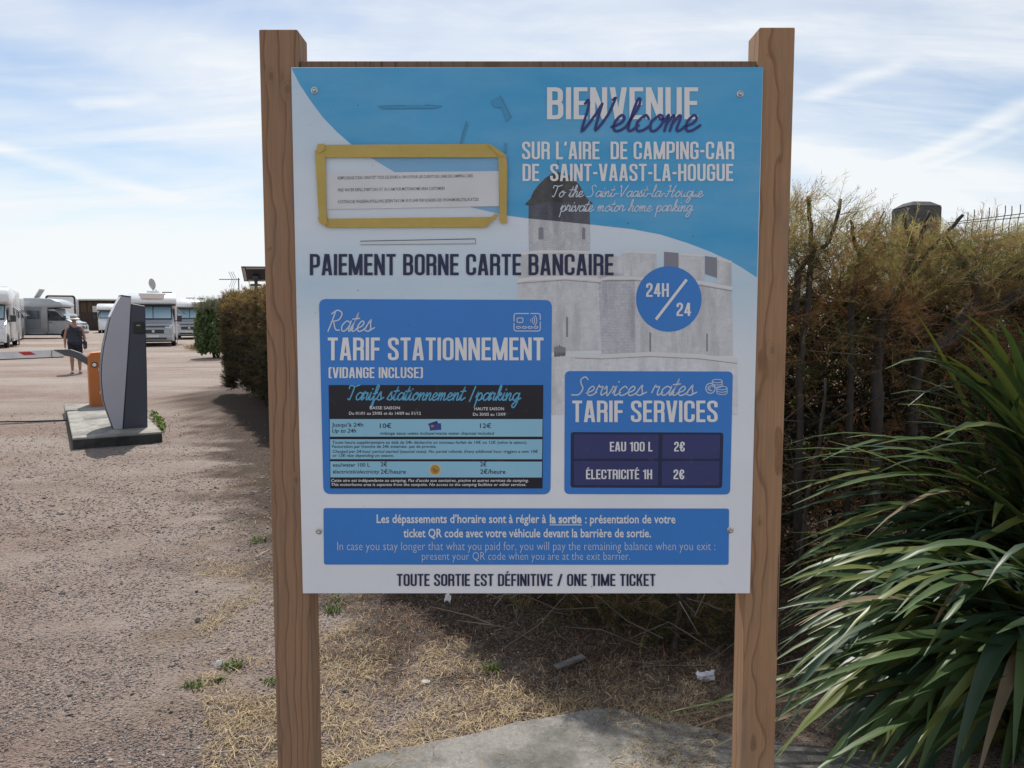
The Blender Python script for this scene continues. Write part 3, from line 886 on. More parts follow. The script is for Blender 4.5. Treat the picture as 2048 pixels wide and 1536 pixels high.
def icons(p):
    p.stroke(rounded([(1032, 627), (1058, 627)], 2), 2); p.stroke(rounded([(1061, 627), (1080.5, 627), (1080.5, 640)], 5), 2)
    p.stroke(rounded([(1080.5, 643), (1080.5, 662), (1028, 662), (1028, 646)], 5), 2); p.stroke(rounded([(1028, 643), (1028, 627), (1040, 627)], 5), 2)
    p.stroke(rounded([(1034, 636), (1046, 636), (1046, 645), (1034, 645)], 3, True), 1.8, True)
    for k in range(4):
        cx = 1037 + k * 11.6
        p.stroke(rounded([(cx - 4, 653), (cx + 4, 653), (cx + 4, 656.5), (cx - 4, 656.5)], 1.8, True), 1.5, True)
    for k, r in enumerate((3, 7, 11, 15)):
        p.stroke([(1058.5 + r * math.cos(a), 641 + r * math.sin(a)) for a in np.linspace(-0.75, 0.75, 7)], 1.6)
    p.new()
    def coin(cx, cy, rx, ry, n, h):
        p.stroke([(cx + rx * math.cos(a), cy + ry * math.sin(a)) for a in np.linspace(0, 2 * math.pi, 20)[:-1]], 1.5, True)
        for k in range(1, n + 1):
            p.stroke([(cx + rx * math.cos(a), cy + k * h + ry * math.sin(a)) for a in np.linspace(0, math.pi, 11)], 1.4)
        for s in (-1, 1): p.stroke([(cx + s * rx, cy), (cx + s * rx, cy + n * h)], 1.5)
    coin(1434, 762, 10, 3.4, 2, 4.6); coin(1443.5, 776, 10.3, 3.4, 2, 4.8)
    p.stroke([(1420.5 + 9.3 * math.cos(a), 776.5 + 10 * math.sin(a)) for a in np.linspace(0, 2 * math.pi, 26)[:-1]], 1.9, True)
    p.stroke([(1421 + 4.6 * math.cos(a), 776.5 + 5 * math.sin(a)) for a in np.linspace(0.8, 2 * math.pi - 0.8, 12)], 1.5)
    p.stroke([(1414.5, 775), (1421, 775)], 1.2); p.stroke([(1414.5, 778), (1421, 778)], 1.2)
L(icons, M_thin, name='pictogram')
def small(p):
    line(p, 'Les dépassements d’horaire sont à régler à', 753.5, 1092, 1045.4, 16.6, 0.018)
    line(p, 'la sortie', 1099.5, 1163, 1045.6, 16.6, 0.034)
    line(p, ': présentation de votre', 1170, 1350.7, 1046, 16.6, 0.018)
    p.rect(1099, 1048.6, 1163.5, 1050.2)
    line(p, 'ticket QR code avec votre véhicule devant la barrière de sortie.', 807, 1301.6, 1074, 16.6, 0.018)
L(small, M_pale)
def thin(p):
    line(p, 'In case you stay longer that what you paid for, you will pay the remaining balance when you exit :', 675, 1430, 1100, 17, -0.012)
    line(p, 'present your QR code when you are at the exit barrier.', 844, 1260, 1119.5, 16, -0.012)
L(thin, M_thin)
L(lambda p: poster(p, 'TOUTE SORTIE EST DÉFINITIVE / ONE TIME TICKET', 794, 1147.5, 1310.7, 1171.6), M_navy)
# ---- the dark tariff sheet stuck onto the card
ty = PF - 0.0016
mb = MB()
q = [S(*p) for p in [(657.5, 770), (1086.5, 770), (1085, 976.5), (661, 976.5)]]
mb.prism([(a[0], a[1]) for a in q][::-1], ty, PF - 0.0011, 'y')
sheet = mb.build('tariff_sheet', M_table, panel)
LS = 8                                          # print layers above the sheet
c = PR(LS)
c.poly([(660, 838), (1085, 838), (1084.5, 873), (660.3, 873)]); c.poly([(660.5, 878.3), (1084.5, 878.5), (1084, 918.2), (661, 918)]); c.poly([(661, 922.4), (1084, 923), (1083.5, 954.6), (661.3, 954.4)])
c.build('sheet_row', M_lightcell, panel)
L(lambda p: script(p, 'Tarifs stationnement /parking', 694, 1039, 799.5, 14.6, 2.5, dy=1.0), M_script, 9)
def sw(p):
    line(p, 'BASSE SAISON', 740, 800, 818.4, 5.8, .008); line(p, 'Du 01/01 au 29/05 et du 14/09 au 31/12', 698.5, 842, 829.2, 5.8, .008)
    line(p, 'HAUTE SAISON', 949, 1008, 820.2, 5.8, .008); line(p, 'Du 30/05 au 13/09', 946, 1011, 831.2, 5.8, .008)
    line(p, 'Cette aire est indépendante au camping. Pas d’accès aux sanitaires, piscine et autres services du camping.', 662, 1057, 963.2, 5.6, .008, .2)
    line(p, 'This motorhome area is separate from the campsite. No access to the camping facilities or other services.', 662, 1052, 971.4, 5.6, .008, .2)
L(sw, M_pale, 9)
def sd(p):
    B, I = .012, .2
    line(p, 'Jusqu’à 24h', 664, 727, 853, 7.6, B); line(p, 'Up to 24h', 664, 712, 865, 7.6, B, I)
    line(p, '10€', 760, 783, 855.7, 9, B); line(p, '12€', 960, 982.5, 855.7, 9, B)
    line(p, 'vidange eaux usées incluse/', 760, 870.5, 869, 5.6, B); line(p, 'waste water disposal included', 871, 987, 869, 5.6, B, I)
    line(p, 'Toute heure supplémentaire au delà de 24h déclenche un nouveau forfait de 10€ ou 12€ (selon la saison).', 665, 1054, 887.2, 5.6, B)
    line(p, 'Facturation par tranche de 24h entamée- pas de prorata.', 665, 873, 895.4, 5.6, B)
    line(p, 'Charged per 24-hour period started (seaonal rates). No partial refunds. Every additonal hour triggers a new 10€', 665, 1075, 905.3, 5.6, B, I)
    line(p, 'or 12€ rate depending on season.', 665, 788, 913.4, 5.6, B, I)
    line(p, 'eau/water 100 L', 666, 740, 933, 7.2, B); line(p, '2€', 761.6, 774.7, 932.4, 8.6, B); line(p, '2€', 960.6, 973.5, 932.4, 8.6, B)
    line(p, 'électricité/', 666, 714, 946.6, 7.2, B); line(p, 'electricity', 714, 758.5, 946.6, 7.2, B, I)
    line(p, '2€/heure', 761.6, 812, 947.2, 8.6, B); line(p, '2€/heure', 960.6, 1011, 947.2, 8.6, .015)
L(sd, M_ink, 9)
M_cardp = printed('print_card_picture', (0.05, 0.06, 0.26)); M_cardq = printed('print_card_picture_dark', (0.02, 0.025, 0.11))
M_gold = printed('print_gold', (0.45, 0.27, 0.06)); M_silver = printed('print_silver', (0.55, 0.53, 0.45)); M_gold2 = printed('print_gold_mark', (0.24, 0.13, 0.03))
c = PR(9)
c.poly([(856, 847.5), (874, 841.5), (877, 848), (862, 857)], 1); c.poly([(858.5, 847.5), (882, 846.3), (882.8, 859.3), (860, 861)], 0); c.rect(862.5, 850, 867.5, 854, 2)
c.build('card_picture', [M_cardp, M_cardq, M_gold], panel)
c = PR(9)
c.disc(870.3, 939, 12.3, m=1); c.disc(870.3, 939, 9.6, m=0)
for k in range(9):
    a = random.uniform(0, 6.28); r = random.uniform(1, 6)
    c.disc(870.3 + r * math.cos(a), 939 + r * math.sin(a), random.uniform(1, 2.2), n=7, m=2)
c.build('coin_picture', [M_gold, M_silver, M_gold2], panel)
# ---- remains of old stickers, scratches and dirt on the board
M_res = printed('sticker_residue', (0.060, 0.30, 0.54)); M_grime = mat('grime', (0.10, 0.095, 0.09), rough=.8); M_clear = printed('sticker_film', (0.60, 0.66, 0.72), 0.15)
c = PR(8); c.poly([(982, 202), (1000, 192), (1022, 235), (1012, 244), (1004, 216), (987, 214)], 0); c.stroke([(1000, 191.5), (1022.5, 235)], .8, m=1); c.build('sticker_residue', [M_res, M_grime, M_clear], panel)
c = PR(8); c.poly([(934, 241), (936, 250), (924, 288), (920, 288), (927, 258)], 0); c.stroke([(933, 243), (921, 288)], .8, m=1); c.build('sticker_residue', [M_res, M_grime, M_clear], panel)
c = PR(8); c.poly([(755, 212), (800, 210.5), (885, 212), (870, 217), (765, 218)], 0); c.stroke([(756, 213), (812, 211.5)], .7, m=1); c.stroke([(850, 210), (884, 213)], .7, m=1); c.build('sticker_residue', [M_res, M_grime, M_clear], panel)
c = PR(8); c.poly([(722, 483), (950, 479), (950.5, 487.5), (722, 489.5)], 2); c.stroke([(721, 482.6), (790, 481.2), (870, 479.6), (951, 477.8)], 1.6, m=1); c.stroke([(721, 489.5), (951, 487.4), (951, 478)], .6, m=1); c.build('sticker_residue', [M_res, M_grime, M_clear], panel)
c = PR(8); c.rect(1008, 286, 1014, 306, 0); c.build('sticker_residue', [M_res, M_grime, M_clear], panel)
c = PR(8)
for k in range(26):
    x, y = random.uniform(612, 1495), random.uniform(150, 1180)
    c.disc(x, y, random.uniform(.6, 1.3), n=6)
o = c.build('dirt_specks', M_grime, panel); o['kind'] = 'stuff'
# ---- screws
M_steel = mat('screw_steel', (0.55, 0.54, 0.52), rough=0.32, metal=1.0)
for (px, py) in ((629, 181), (1480, 188), (638, 1062), (1460, 1060)):
    a = S(px, py)
    o = MB().lathe([(0.0072, 0), (0.0072, 0.0014), (0.0048, 0.0020), (0.0044, 0.0040), (0.0030, 0.0052), (0.0012, 0.0045)], 18).build('screw', M_steel, sign, smooth=True)
    o.location = (a[0], PF - 0.0003, a[1]); o.rotation_euler = (rad(90), 0, 0)

# ------------------------------------------------------------------ taped notice on the board
notice = thing('taped_notice', 'white three line notice taped to the board with yellow tape', 'notice', (0, SIGN_Y, 0), 0, rx=-LEAN)
M_tape = mat('yellow_tape', (0.60, 0.44, 0.11), (0.52, 0.375, 0.085), rough=0.42, scale=9, bmp=.9, bscale=38, bdist=.004, lo=.3, hi=.7)
M_tape.node_tree.nodes['Principled BSDF'].inputs['Alpha'].default_value = .86
M_paper = mat('notice_paper', (0.74, 0.75, 0.78), rough=.6)
M_film = bpy.data.materials.new('plastic_film'); M_film.use_nodes = True
_t = M_film.node_tree; _b = _t.nodes['Principled BSDF']
_b.inputs['Base Color'].default_value = (0.9, 0.92, 0.95, 1); _b.inputs['Roughness'].default_value = 0.12; _b.inputs['Alpha'].default_value = 0.16
bump(_t, _b, noise(_t, 14, 4, .6, stretch=(1, 1, 3)), 0.01, 0.6)
NY = PF - 10 * LAY
def slab(name, pts, y, th, m, parent, smooth=False):
    q = [S(*p) for p in pts]
    ar = sum(q[i][0] * q[(i + 1) % len(q)][1] - q[(i + 1) % len(q)][0] * q[i][1] for i in range(len(q)))
    if ar < 0: q = q[::-1]
    return MB().prism(q, y - th, y, 'y').build(name, m, parent)
paper = slab('paper', [(650, 346.5), (998, 342.5), (998.5, 412.5), (654, 419)], NY, .0004, M_paper, notice)
p = PR(14)
line(p, 'REMPLISSAGE D’EAU GRATUIT TOUS LES JOURS A 10H15 POUR LES CLIENTS DE L’AIRE DE CAMPING CARS', 676, 945.5, 359.5, 5.9, .008, dy=-4.5)
line(p, 'FREE WATER REFILL EVERY DAY AT 10:15 AM FOR MOTORHOME AREA CUSTOMERS', 676.5, 890, 383.5, 5.9, .008, dy=-3.6)
line(p, 'KOSTENLOSE WASSERAUFFÜLLUNG JEDEN TAG UM 10:15 UHR FÜR KUNDEN DES WOHNMOBILSTELLPLATZES', 677, 957.6, 407, 5.9, .008, dy=-5)
p.build('lettering', M_ink, paper)
# crumpled clear sleeve
vs, fs = [], []
for j in range(13):
    for i in range(41):
        a = S(648 + i * 353 / 40, 314 + j * 124 / 12)
        vs.append((a[0], PF - .0046 - .0012 * random.random() * (1 if j > 8 else .3), a[1]))
for j in range(12):
    for i in range(40):
        k = j * 41 + i; fs.append((k, k + 41, k + 42, k + 1))
MB().add(vs, fs).build('plastic_sleeve', M_film, notice, smooth='all')
def tape(pts, y=0.0066):
    return slab('tape_strip', pts, PF - y + .0006, .0005, M_tape, notice)
tape([(638, 297), (652, 291), (974, 289), (997, 301), (999, 316), (640, 316)])
tape([(631, 303), (645, 297), (652, 316), (654, 420), (657, 440), (650, 448), (640, 446)], .0074)
tape([(997, 313), (1011, 309), (1014.5, 330), (1013.5, 448), (1000, 446)], .0074)
tape([(655, 438), (990, 434.5), (973, 455), (655, 455.5), (650, 448)], .0066)
tape([(974, 289), (984, 292), (1014, 313), (998, 314)], .0086)
tape([(973, 453), (975, 444), (990, 428), (998, 431)], .0082)
tape([(637, 290), (651, 289), (652, 300), (641, 308), (634, 304)], .0090)
tape([(637, 436), (653, 430), (658, 448), (650, 452), (641, 447)], .0090)

# ------------------------------------------------------------------ loose cover of the ground
def quad_strip_scatter(name, P, ang, length, width, lift, bend, mats, mi, parent=None, kind='stuff', yaw_jit=None):
    """bent ribbons lying on the ground: two segments each"""
    n = len(P)
    d = np.stack([np.cos(ang), np.sin(ang)], 1)
    d2a = ang + bend
    d2 = np.stack([np.cos(d2a), np.sin(d2a)], 1)
    nrm = np.stack([-d[:, 1], d[:, 0]], 1)
    L = length[:, None] / 2; Wd = width[:, None] / 2
    p0 = P[:, :2] - d * L; p1 = P[:, :2]; p2 = P[:, :2] + d2 * L
    z = P[:, 2]
    z0, z1, z2 = z + lift * RNG.random(n) * .4, z + lift * (0.4 + .6 * RNG.random(n)), z + lift * RNG.random(n)
    V = np.zeros((n, 6, 3))
    for k, (p, zz, ws) in enumerate(((p0, z0, 1), (p1, z1, 1), (p2, z2, .5))):
        V[:, 2 * k, :2] = p - nrm * Wd * ws; V[:, 2 * k, 2] = zz
        V[:, 2 * k + 1, :2] = p + nrm * Wd * ws; V[:, 2 * k + 1, 2] = zz + width * 0.4 * (RNG.random(n) - .5)
    Fq = np.array([[0, 2, 3, 1], [2, 4, 5, 3]])
    F_ = (np.arange(n)[:, None, None] * 6 + Fq[None]).reshape(-1, 4)
    o = fast_mesh(name, V.reshape(-1, 3), F_, np.repeat(mi, 2), mats, parent)
    if kind: o['kind'] = kind
    return o
def scatter_xy(n, x0, x1, y0, y1, power=1.0):
    """more of them near the camera: uniform in 1/depth"""
    u = RNG.random(n)
    y = 1 / ((1 - u) / y0 ** power + u / y1 ** power) ** (1 / power)
    s = RNG.random(n)
    return x0 + (x1 - x0) * s, y
def wedge(n, y0, y1, k0, k1):
    """points in the wedge k0 < x / y < k1, thick near the camera"""
    y = 1 / (RNG.random(n) * (1 / y0 - 1 / y1) + 1 / y1)
    return y * (k0 + (k1 - k0) * RNG.random(n)), y

OCT_V = np.array([[1, 0, 0], [-1, 0, 0], [0, 1, 0], [0, -1, 0], [0, 0, 1], [0, 0, -1]], float)
OCT_F = np.array([[0, 2, 4], [2, 1, 4], [1, 3, 4], [3, 0, 4], [2, 0, 5], [1, 2, 5], [3, 1, 5], [0, 3, 5]])
def stones(name, X, Y, size, mats, mi, flat=0.6):
    n = len(X)
    Vv = OCT_V[None] * (0.65 + 0.7 * RNG.random((n, 6, 1))) * size[:, None, None]
    Vv[:, :, 2] *= flat
    a = RNG.random(n) * 6.28; c, s = np.cos(a), np.sin(a)
    st = 0.7 + 0.8 * RNG.random(n)
    x = Vv[:, :, 0] * st[:, None]; y = Vv[:, :, 1]
    out = np.stack([x * c[:, None] - y * s[:, None] + X[:, None], x * s[:, None] + y * c[:, None] + Y[:, None],
                    Vv[:, :, 2] + (gz(X, Y) + size * flat * .25)[:, None]], -1)
    Fx = (np.arange(n)[:, None, None] * 6 + OCT_F[None]).reshape(-1, 3)
    o = fast_mesh(name, out.reshape(-1, 3), Fx, np.repeat(mi, 8), mats)
    return o
M_st = [mat('stone_pinkish', (0.30, 0.235, 0.205), (0.22, 0.17, 0.15), rough=.95, scale=30, spec=.2), mat('stone_grey', (0.20, 0.19, 0.185), (0.13, 0.125, 0.125), rough=.95, scale=30, spec=.2),
        mat('stone_pale', (0.46, 0.42, 0.38), (0.36, 0.32, 0.29), rough=.95, scale=30, spec=.2), mat('stone_dark', (0.085, 0.08, 0.08), (0.05, 0.05, 0.052), rough=.95, scale=30, spec=.2)]
X, Y = wedge(115000, 2.1, 12.0, -0.70, 0.10)
keep = (straw_mask(X, Y) < RNG.random(len(X)) * 1.5) & (hedge_d(X, Y) > 0.3) & (vnoise(X, Y, .28, 21) + .25 * vnoise(X, Y, .8, 22) > 0.35 * RNG.random(len(X)) + .22)
X, Y = X[keep], Y[keep]
sz = 0.0018 + 0.0058 * RNG.random(len(X)) ** 2.4 + 0.008 * (RNG.random(len(X)) > .988) * RNG.random(len(X))
sz *= np.clip(Y / 4, .9, 1.5)
tag(stones('gravel', X, Y, sz, M_st, RNG.choice(4, len(X), p=[.53, .23, .12, .12])), kind='stuff')
# straw of the dried verge
M_sw = [mat('straw_pale', (0.56, 0.44, 0.26), (0.44, 0.33, 0.18), rough=.8, trans=.2, scale=20), mat('straw_golden', (0.38, 0.275, 0.15), (0.28, 0.195, 0.105), rough=.8, trans=.2, scale=20),
        mat('straw_grey', (0.25, 0.205, 0.16), (0.14, 0.112, 0.09), rough=.85, scale=20)]
X, Y = wedge(125000, 2.1, 13, -0.42, 0.28)
sm = straw_mask(X, Y)
keep = (sm * (1 - .85 * litter_shade_mask(X, Y)) * (.15 + 1.1 * vnoise(X, Y, .09, 24)) > RNG.random(len(X)) * 1.0) & (hedge_d(X, Y) > 0.1)
X, Y = X[keep], Y[keep]
n = len(X)
ln = 0.014 + 0.055 * RNG.random(n) ** 2.0 + 0.12 * (RNG.random(n) > .975) * RNG.random(n)
quad_strip_scatter('straw', np.stack([X, Y, gz(X, Y) + .002], 1), RNG.random(n) * 6.28, ln, (0.0013 + .0026 * RNG.random(n) ** 2.2) * np.clip(Y / 4, 1, 2), 0.020, (RNG.random(n) - .5) * .8, M_sw, RNG.choice(3, n, p=[.42, .33, .25]))
# brown needles and twigs fallen below the hedge, darkened to deepen its shade
M_nd = [mat('needle_brown', (0.15, 0.080, 0.045), (0.09, 0.05, 0.032), rough=.85, scale=20), mat('needle_dark', (0.040, 0.030, 0.024), (0.026, 0.02, 0.017), rough=.9, scale=20), mat('needle_rust', (0.27, 0.15, 0.075), (0.19, 0.105, 0.055), rough=.85, scale=20),
        mat('needle_grey', (0.20, 0.175, 0.15), (0.13, 0.11, 0.10), rough=.9, scale=20)]
X, Y = wedge(90000, 2.2, 8, -0.30, 0.75)
lm = litter_shade_mask(X, Y)
keep = (lm > RNG.random(len(X)) * 1.02)
X, Y = X[keep], Y[keep]
n = len(X)
ln = 0.015 + 0.06 * RNG.random(n) ** 2 + 0.22 * (RNG.random(n) > .985) * RNG.random(n)
quad_strip_scatter('needle_litter', np.stack([X, Y, gz(X, Y) + .003], 1), RNG.random(n) * 6.28, ln, 0.0012 + .002 * RNG.random(n) ** 2, 0.022, (RNG.random(n) - .5) * 2.4, M_nd, RNG.choice(4, n, p=[.42, .27, .19, .12]))

# ------------------------------------------------------------------ old concrete at the lower edge of the picture
def concrete(name, a, b, dark=(0.10, 0.095, 0.085)):
    m, t, bb, o = nodes(name)
    n1 = noise(t, 3.2, 7, .68); n2 = noise(t, 45, 6, .75); n3 = noise(t, 14, 5, .7)
    c = ramp(t, n2, [(.3, b), (.7, a)])
    c = mixc(t, ramp(t, n1, [(.42, (0,) * 3), (.64, (.85,) * 3)]), c, tuple(x * .55 for x in b))
    c = mixc(t, ramp(t, noise(t, 110, 4, .8), [(.60, (0,) * 3), (.70, (.8,) * 3)]), c, tuple(min(1, x * 1.5) for x in a))
    c = mixc(t, ramp(t, n3, [(.57, (0,) * 3), (.70, (.8,) * 3)]), c, dark)
    t.links.new(c, bb.inputs['Base Color']); bb.inputs['Roughness'].default_value = .92; bb.inputs['Specular IOR Level'].default_value = .2
    bump(t, bb, mth(t, 'ADD', n2, n3), .006, .7)
    return m
M_conc = concrete('old_concrete', (0.30, 0.282, 0.255), (0.17, 0.162, 0.147))  # mottling holds dirt patches and dappled shade in one colour
edge = [G(675, 1545), G(760, 1518), (G(860, 1494)), G(950, 1474), G(1030, 1457), G(1090, 1447), G(1150, 1431), G(1196, 1424), G(1250, 1433), G(1330, 1452), G(1420, 1470), G(1480, 1482), G(1600, 1500), G(1750, 1515)]
poly = [(p.x + random.uniform(-.006, .006), p.y + random.uniform(-.01, .01)) for p in edge]
poly = [(-.62, 2.42)] + poly + [(1.7, 1.2), (-0.55, 1.2)]
slabo = MB().prism(poly[::-1], -0.12, 0.022, 'z').build('concrete_footpath', M_conc, bevel=.008)
tag(slabo, kind='structure')
X = RNG.random(2600) * 2.2 - .6; Y = 2.1 + RNG.random(2600) * 1.0
def inside(X, Y, poly):
    c = np.zeros(len(X), bool); j = len(poly) - 1
    for i in range(len(poly)):
        xi, yi = poly[i]; xj, yj = poly[j]
        c ^= ((yi > Y) != (yj > Y)) & (X < (xj - xi) * (Y - yi) / (yj - yi + 1e-12) + xi)
        j = i
    return c
k = inside(X, Y, poly) & ((vnoise(X, Y, .16, 31) > .66) | (RNG.random(2600) > .95))
X, Y = X[k], Y[k]; n = len(X)
quad_strip_scatter('loose_straw', np.stack([X, Y, np.full(n, .0225)], 1), RNG.random(n) * 6.28, .012 + .06 * RNG.random(n) ** 2.5, .001 + .0018 * RNG.random(n) ** 2, .006, (RNG.random(n) - .5) * 1.8, M_sw + M_nd, RNG.choice(7, n, p=[.18, .18, .14, .16, .14, .1, .1]))

# ------------------------------------------------------------------ odd things lying about
M_litterw = mat('litter_white', (0.74, 0.74, 0.74), (0.6, 0.6, 0.62), rough=.5, trans=.15)
M_wgrey = mat('weathered_wood', (0.19, 0.18, 0.165), (0.10, 0.095, 0.09), rough=.9, scale=9, stretch=(1, 8, 8), bmp=.5)
def rock(name, px, py, size, m, label, cat='stone', flat=.7, seed=0):
    p = G(px, py); p.z = float(gz(np.array([p.x]), np.array([p.y]))[0])
    bm = bmesh.new(); bmesh.ops.create_icosphere(bm, subdivisions=2, radius=1)
    r = random.Random(seed)
    ph = [r.uniform(0, 6) for _ in range(6)]
    for v in bm.verts:
        k = 1 + .22 * math.sin(v.co.x * 3 + ph[0]) + .18 * math.sin(v.co.y * 4 + ph[1]) + .15 * math.sin(v.co.z * 5 + ph[2]) + r.uniform(-.08, .08)
        v.co = Vector((v.co.x * size * k * 1.2, v.co.y * size * k, v.co.z * size * k * flat))
    me = bpy.data.meshes.new(name); bm.to_mesh(me); bm.free(); me.materials.append(m)
    o = bpy.data.objects.new(name, me); COL.objects.link(o); o.location = p + Vector((0, 0, size * flat * .45)); o.rotation_euler = (0, 0, r.uniform(0, 6))
    return tag(o, label, cat)
rock('stone', 396, 1241, .014, M_st[3], 'blackish angular stone lying alone on the pinkish gravel', seed=3)
rock('pebble', 393, 1186, .009, M_st[3], 'small dark round pebble just behind the blackish angular stone', seed=4)
rock('stone', 853, 1362, .017, M_st[2], 'pale rounded stone half buried in the straw below the board', seed=5, flat=.5)
rock('stone', 1012, 1440, .013, M_st[1], 'grey stone at the edge of the concrete path', seed=6, flat=.6)
rock('pebble', 933, 1528, .010, M_st[3], 'black pebble lying on the concrete path', seed=8, flat=.7)
def crumple(name, px, py, w, h, label, cat, seed, m=M_litterw, z=.004, up=.3):
    p = G(px, py); r = random.Random(seed)
    bm = bmesh.new(); bmesh.ops.create_grid(bm, x_segments=7, y_segments=6, size=.5)
    for v in bm.verts:
        x, y = v.co.x, v.co.y
        v.co = Vector((x * w + r.uniform(-.08, .08) * w, y * h * .8 + r.uniform(-.08, .08) * h, (.35 + .5 * math.sin(x * 5 + seed) * math.cos(y * 6) + r.uniform(-.2, .2)) * h * up + (y + .5) * h * up * 1.4))
    me = bpy.data.meshes.new(name); bm.to_mesh(me); bm.free(); me.materials.append(m)
    o = bpy.data.objects.new(name, me); COL.objects.link(o); o.location = (p.x, p.y, z + .006); o.rotation_euler = (0, 0, r.uniform(-.5, .5))
    return tag(o, label, cat)
crumple('crumpled_tissue', 1412, 1362, .075, .06, 'crumpled white tissue below the hedge beside the right post', 'litter', 2, m=mat('tissue', (.55, .55, .56), rough=.8), up=.22)
crumple('plastic_scrap', 438, 1336, .026, .03, 'pale plastic scrap between green weed tufts left of the board', 'litter', 3, up=.45)
crumple('plastic_scrap', 896, 1208, .034, .034, 'white plastic scrap on dark needles under the board', 'litter', 5, up=.6)
a, b = G(1111, 1342), G(1168, 1322)
d = (b - a); L_ = d.length
o = MB().box((0, -.018, 0), (L_, .018, .009)).build('wood_offcut', M_wgrey, bevel=.002, loc=(a.x, a.y, .012), rot=(rad(8), -.03, math.atan2(d.y, d.x)))
tag(o, 'flat grey wood offcut lying on the dark needles', 'wood scrap')
# green weed tufts, each a clump of blades
M_weed = mat('weed_green', (0.13, 0.19, 0.055), (0.085, 0.135, 0.04), rough=.6, trans=.45, scale=30)
M_weed2 = mat('weed_yellow', (0.24, 0.23, 0.06), (0.14, 0.15, 0.04), rough=.6, trans=.35, scale=30)
def tuft(px, py, n, r, h, label, group=None, m=M_weed, seed=0):
    p = G(px, py); q = random.Random(seed)
    t = MB()
    for k in range(n):
        a, s = q.uniform(0, 6.28), q.random() ** .5 * r
        bx, by = s * math.cos(a), s * math.sin(a) * .8
        a2 = q.uniform(0, 6.28); hh = h * q.uniform(.4, 1); ou = h * q.uniform(.3, 1.1); w = .0022 + .0016 * q.random()
        dx, dy = math.cos(a2), math.sin(a2)
        t.add([(bx - dy * w, by + dx * w, 0), (bx + dy * w, by - dx * w, 0), (bx + dx * ou * .5 - dy * w, by + dy * ou * .5 + dx * w, hh * .8), (bx + dx * ou * .5 + dy * w, by + dy * ou * .5 - dx * w, hh * .8), (bx + dx * ou, by + dy * ou, hh)],
              [(0, 1, 3, 2), (2, 3, 4)])
    o = t.build('weed_tuft', m, loc=(p.x, p.y, 0))
    return tag(o, label, 'weed', group)
GW = 'weed tufts on the dry verge'
tuft(466, 1336, 70, .05, .035, 'green weed tuft right beside the pale plastic scrap', GW, seed=1)
tuft(388, 1374, 45, .04, .03, 'green weed tuft at the edge of the bare gravel', GW, seed=2)
tuft(440, 1362, 35, .03, .025, 'small dark green weed tuft in front of the pale plastic scrap', GW, seed=3)
tuft(538, 1370, 30, .03, .03, 'weed tuft close against the left post', GW, seed=4)
tuft(516, 1083, 40, .06, .04, 'low weed tuft in dry grass left of the board', GW, seed=5)
tuft(665, 1225, 40, .04, .05, 'weed tuft seen just below the board beside the left post', GW, seed=6)
tuft(672, 1206, 25, .05, .05, 'darker weed tuft at the margin of the hedge shade', GW, seed=7)
tuft(985, 1345, 35, .03, .05, 'dark green tuft among brown needles in the hedge shade', GW, seed=8)

# ------------------------------------------------------------------ foliage tools
def sprig_template(seed, n=14, w=.0028, L=.13, bl=.045, spread=.75):
    """a feathery shoot along +Z: one stem and many hair-thin branchlets"""
    r = np.random.default_rng(seed)
    T = []
    bend = r.uniform(-.42, .42, 2)
    def ax(t): return np.array([bend[0] * t * t * L, bend[1] * t * t * L, t * L])
    T.append([ax(0) + [w * .6, 0, 0], ax(0) - [w * .6, 0, 0], ax(1)])
    T.append([ax(0) + [0, w * .6, 0], ax(0) - [0, w * .6, 0], ax(.9)])
    for k in range(n):
        t = .12 + .85 * k / n
        a = r.uniform(0, 6.283)
        d = np.array([math.cos(a) * spread, math.sin(a) * spread, r.uniform(.5, 1.1)]); d /= np.linalg.norm(d)
        l = bl * r.uniform(.5, 1.15) * (1.15 - .6 * t)
        sd = np.cross(d, r.normal(size=3)); sd /= np.linalg.norm(sd)
        p = ax(t)
        T.append([p + sd * w * .5, p - sd * w * .5, p + d * l])
    return np.array(T)                       # (tri, 3, 3)
def rot_from_dir(D, roll):
    D = D / np.linalg.norm(D, axis=1, keepdims=True)
    up = np.where(np.abs(D[:, 2:3]) > .95, np.array([[1., 0, 0]]), np.array([[0, 0, 1.]]))
    a = np.cross(up, D); a /= np.linalg.norm(a, axis=1, keepdims=True)
    b = np.cross(D, a)
    c, s = np.cos(roll)[:, None], np.sin(roll)[:, None]
    return np.stack([a * c + b * s, b * c - a * s, D], 2)       # columns
def spray(name, P, D, scale, mi, mats, templates, parent=None):
    n = len(P)
    R = rot_from_dir(D, RNG.random(n) * 6.283) * scale[:, None, None]
    which = RNG.integers(0, len(templates), n)
    Vs, Ms = [], []
    for k, T in enumerate(templates):
        q = which == k
        if not q.any(): continue
        t = T.reshape(-1, 3)
        v = np.einsum('nij,kj->nki', R[q], t) + P[q][:, None, :]
        Vs.append(v.reshape(-1, 3)); Ms.append(np.repeat(mi[q], len(T)))
    V = np.concatenate(Vs); M = np.concatenate(Ms)
    return fast_mesh(name, V, np.arange(len(V)).reshape(-1, 3), M, mats, parent)
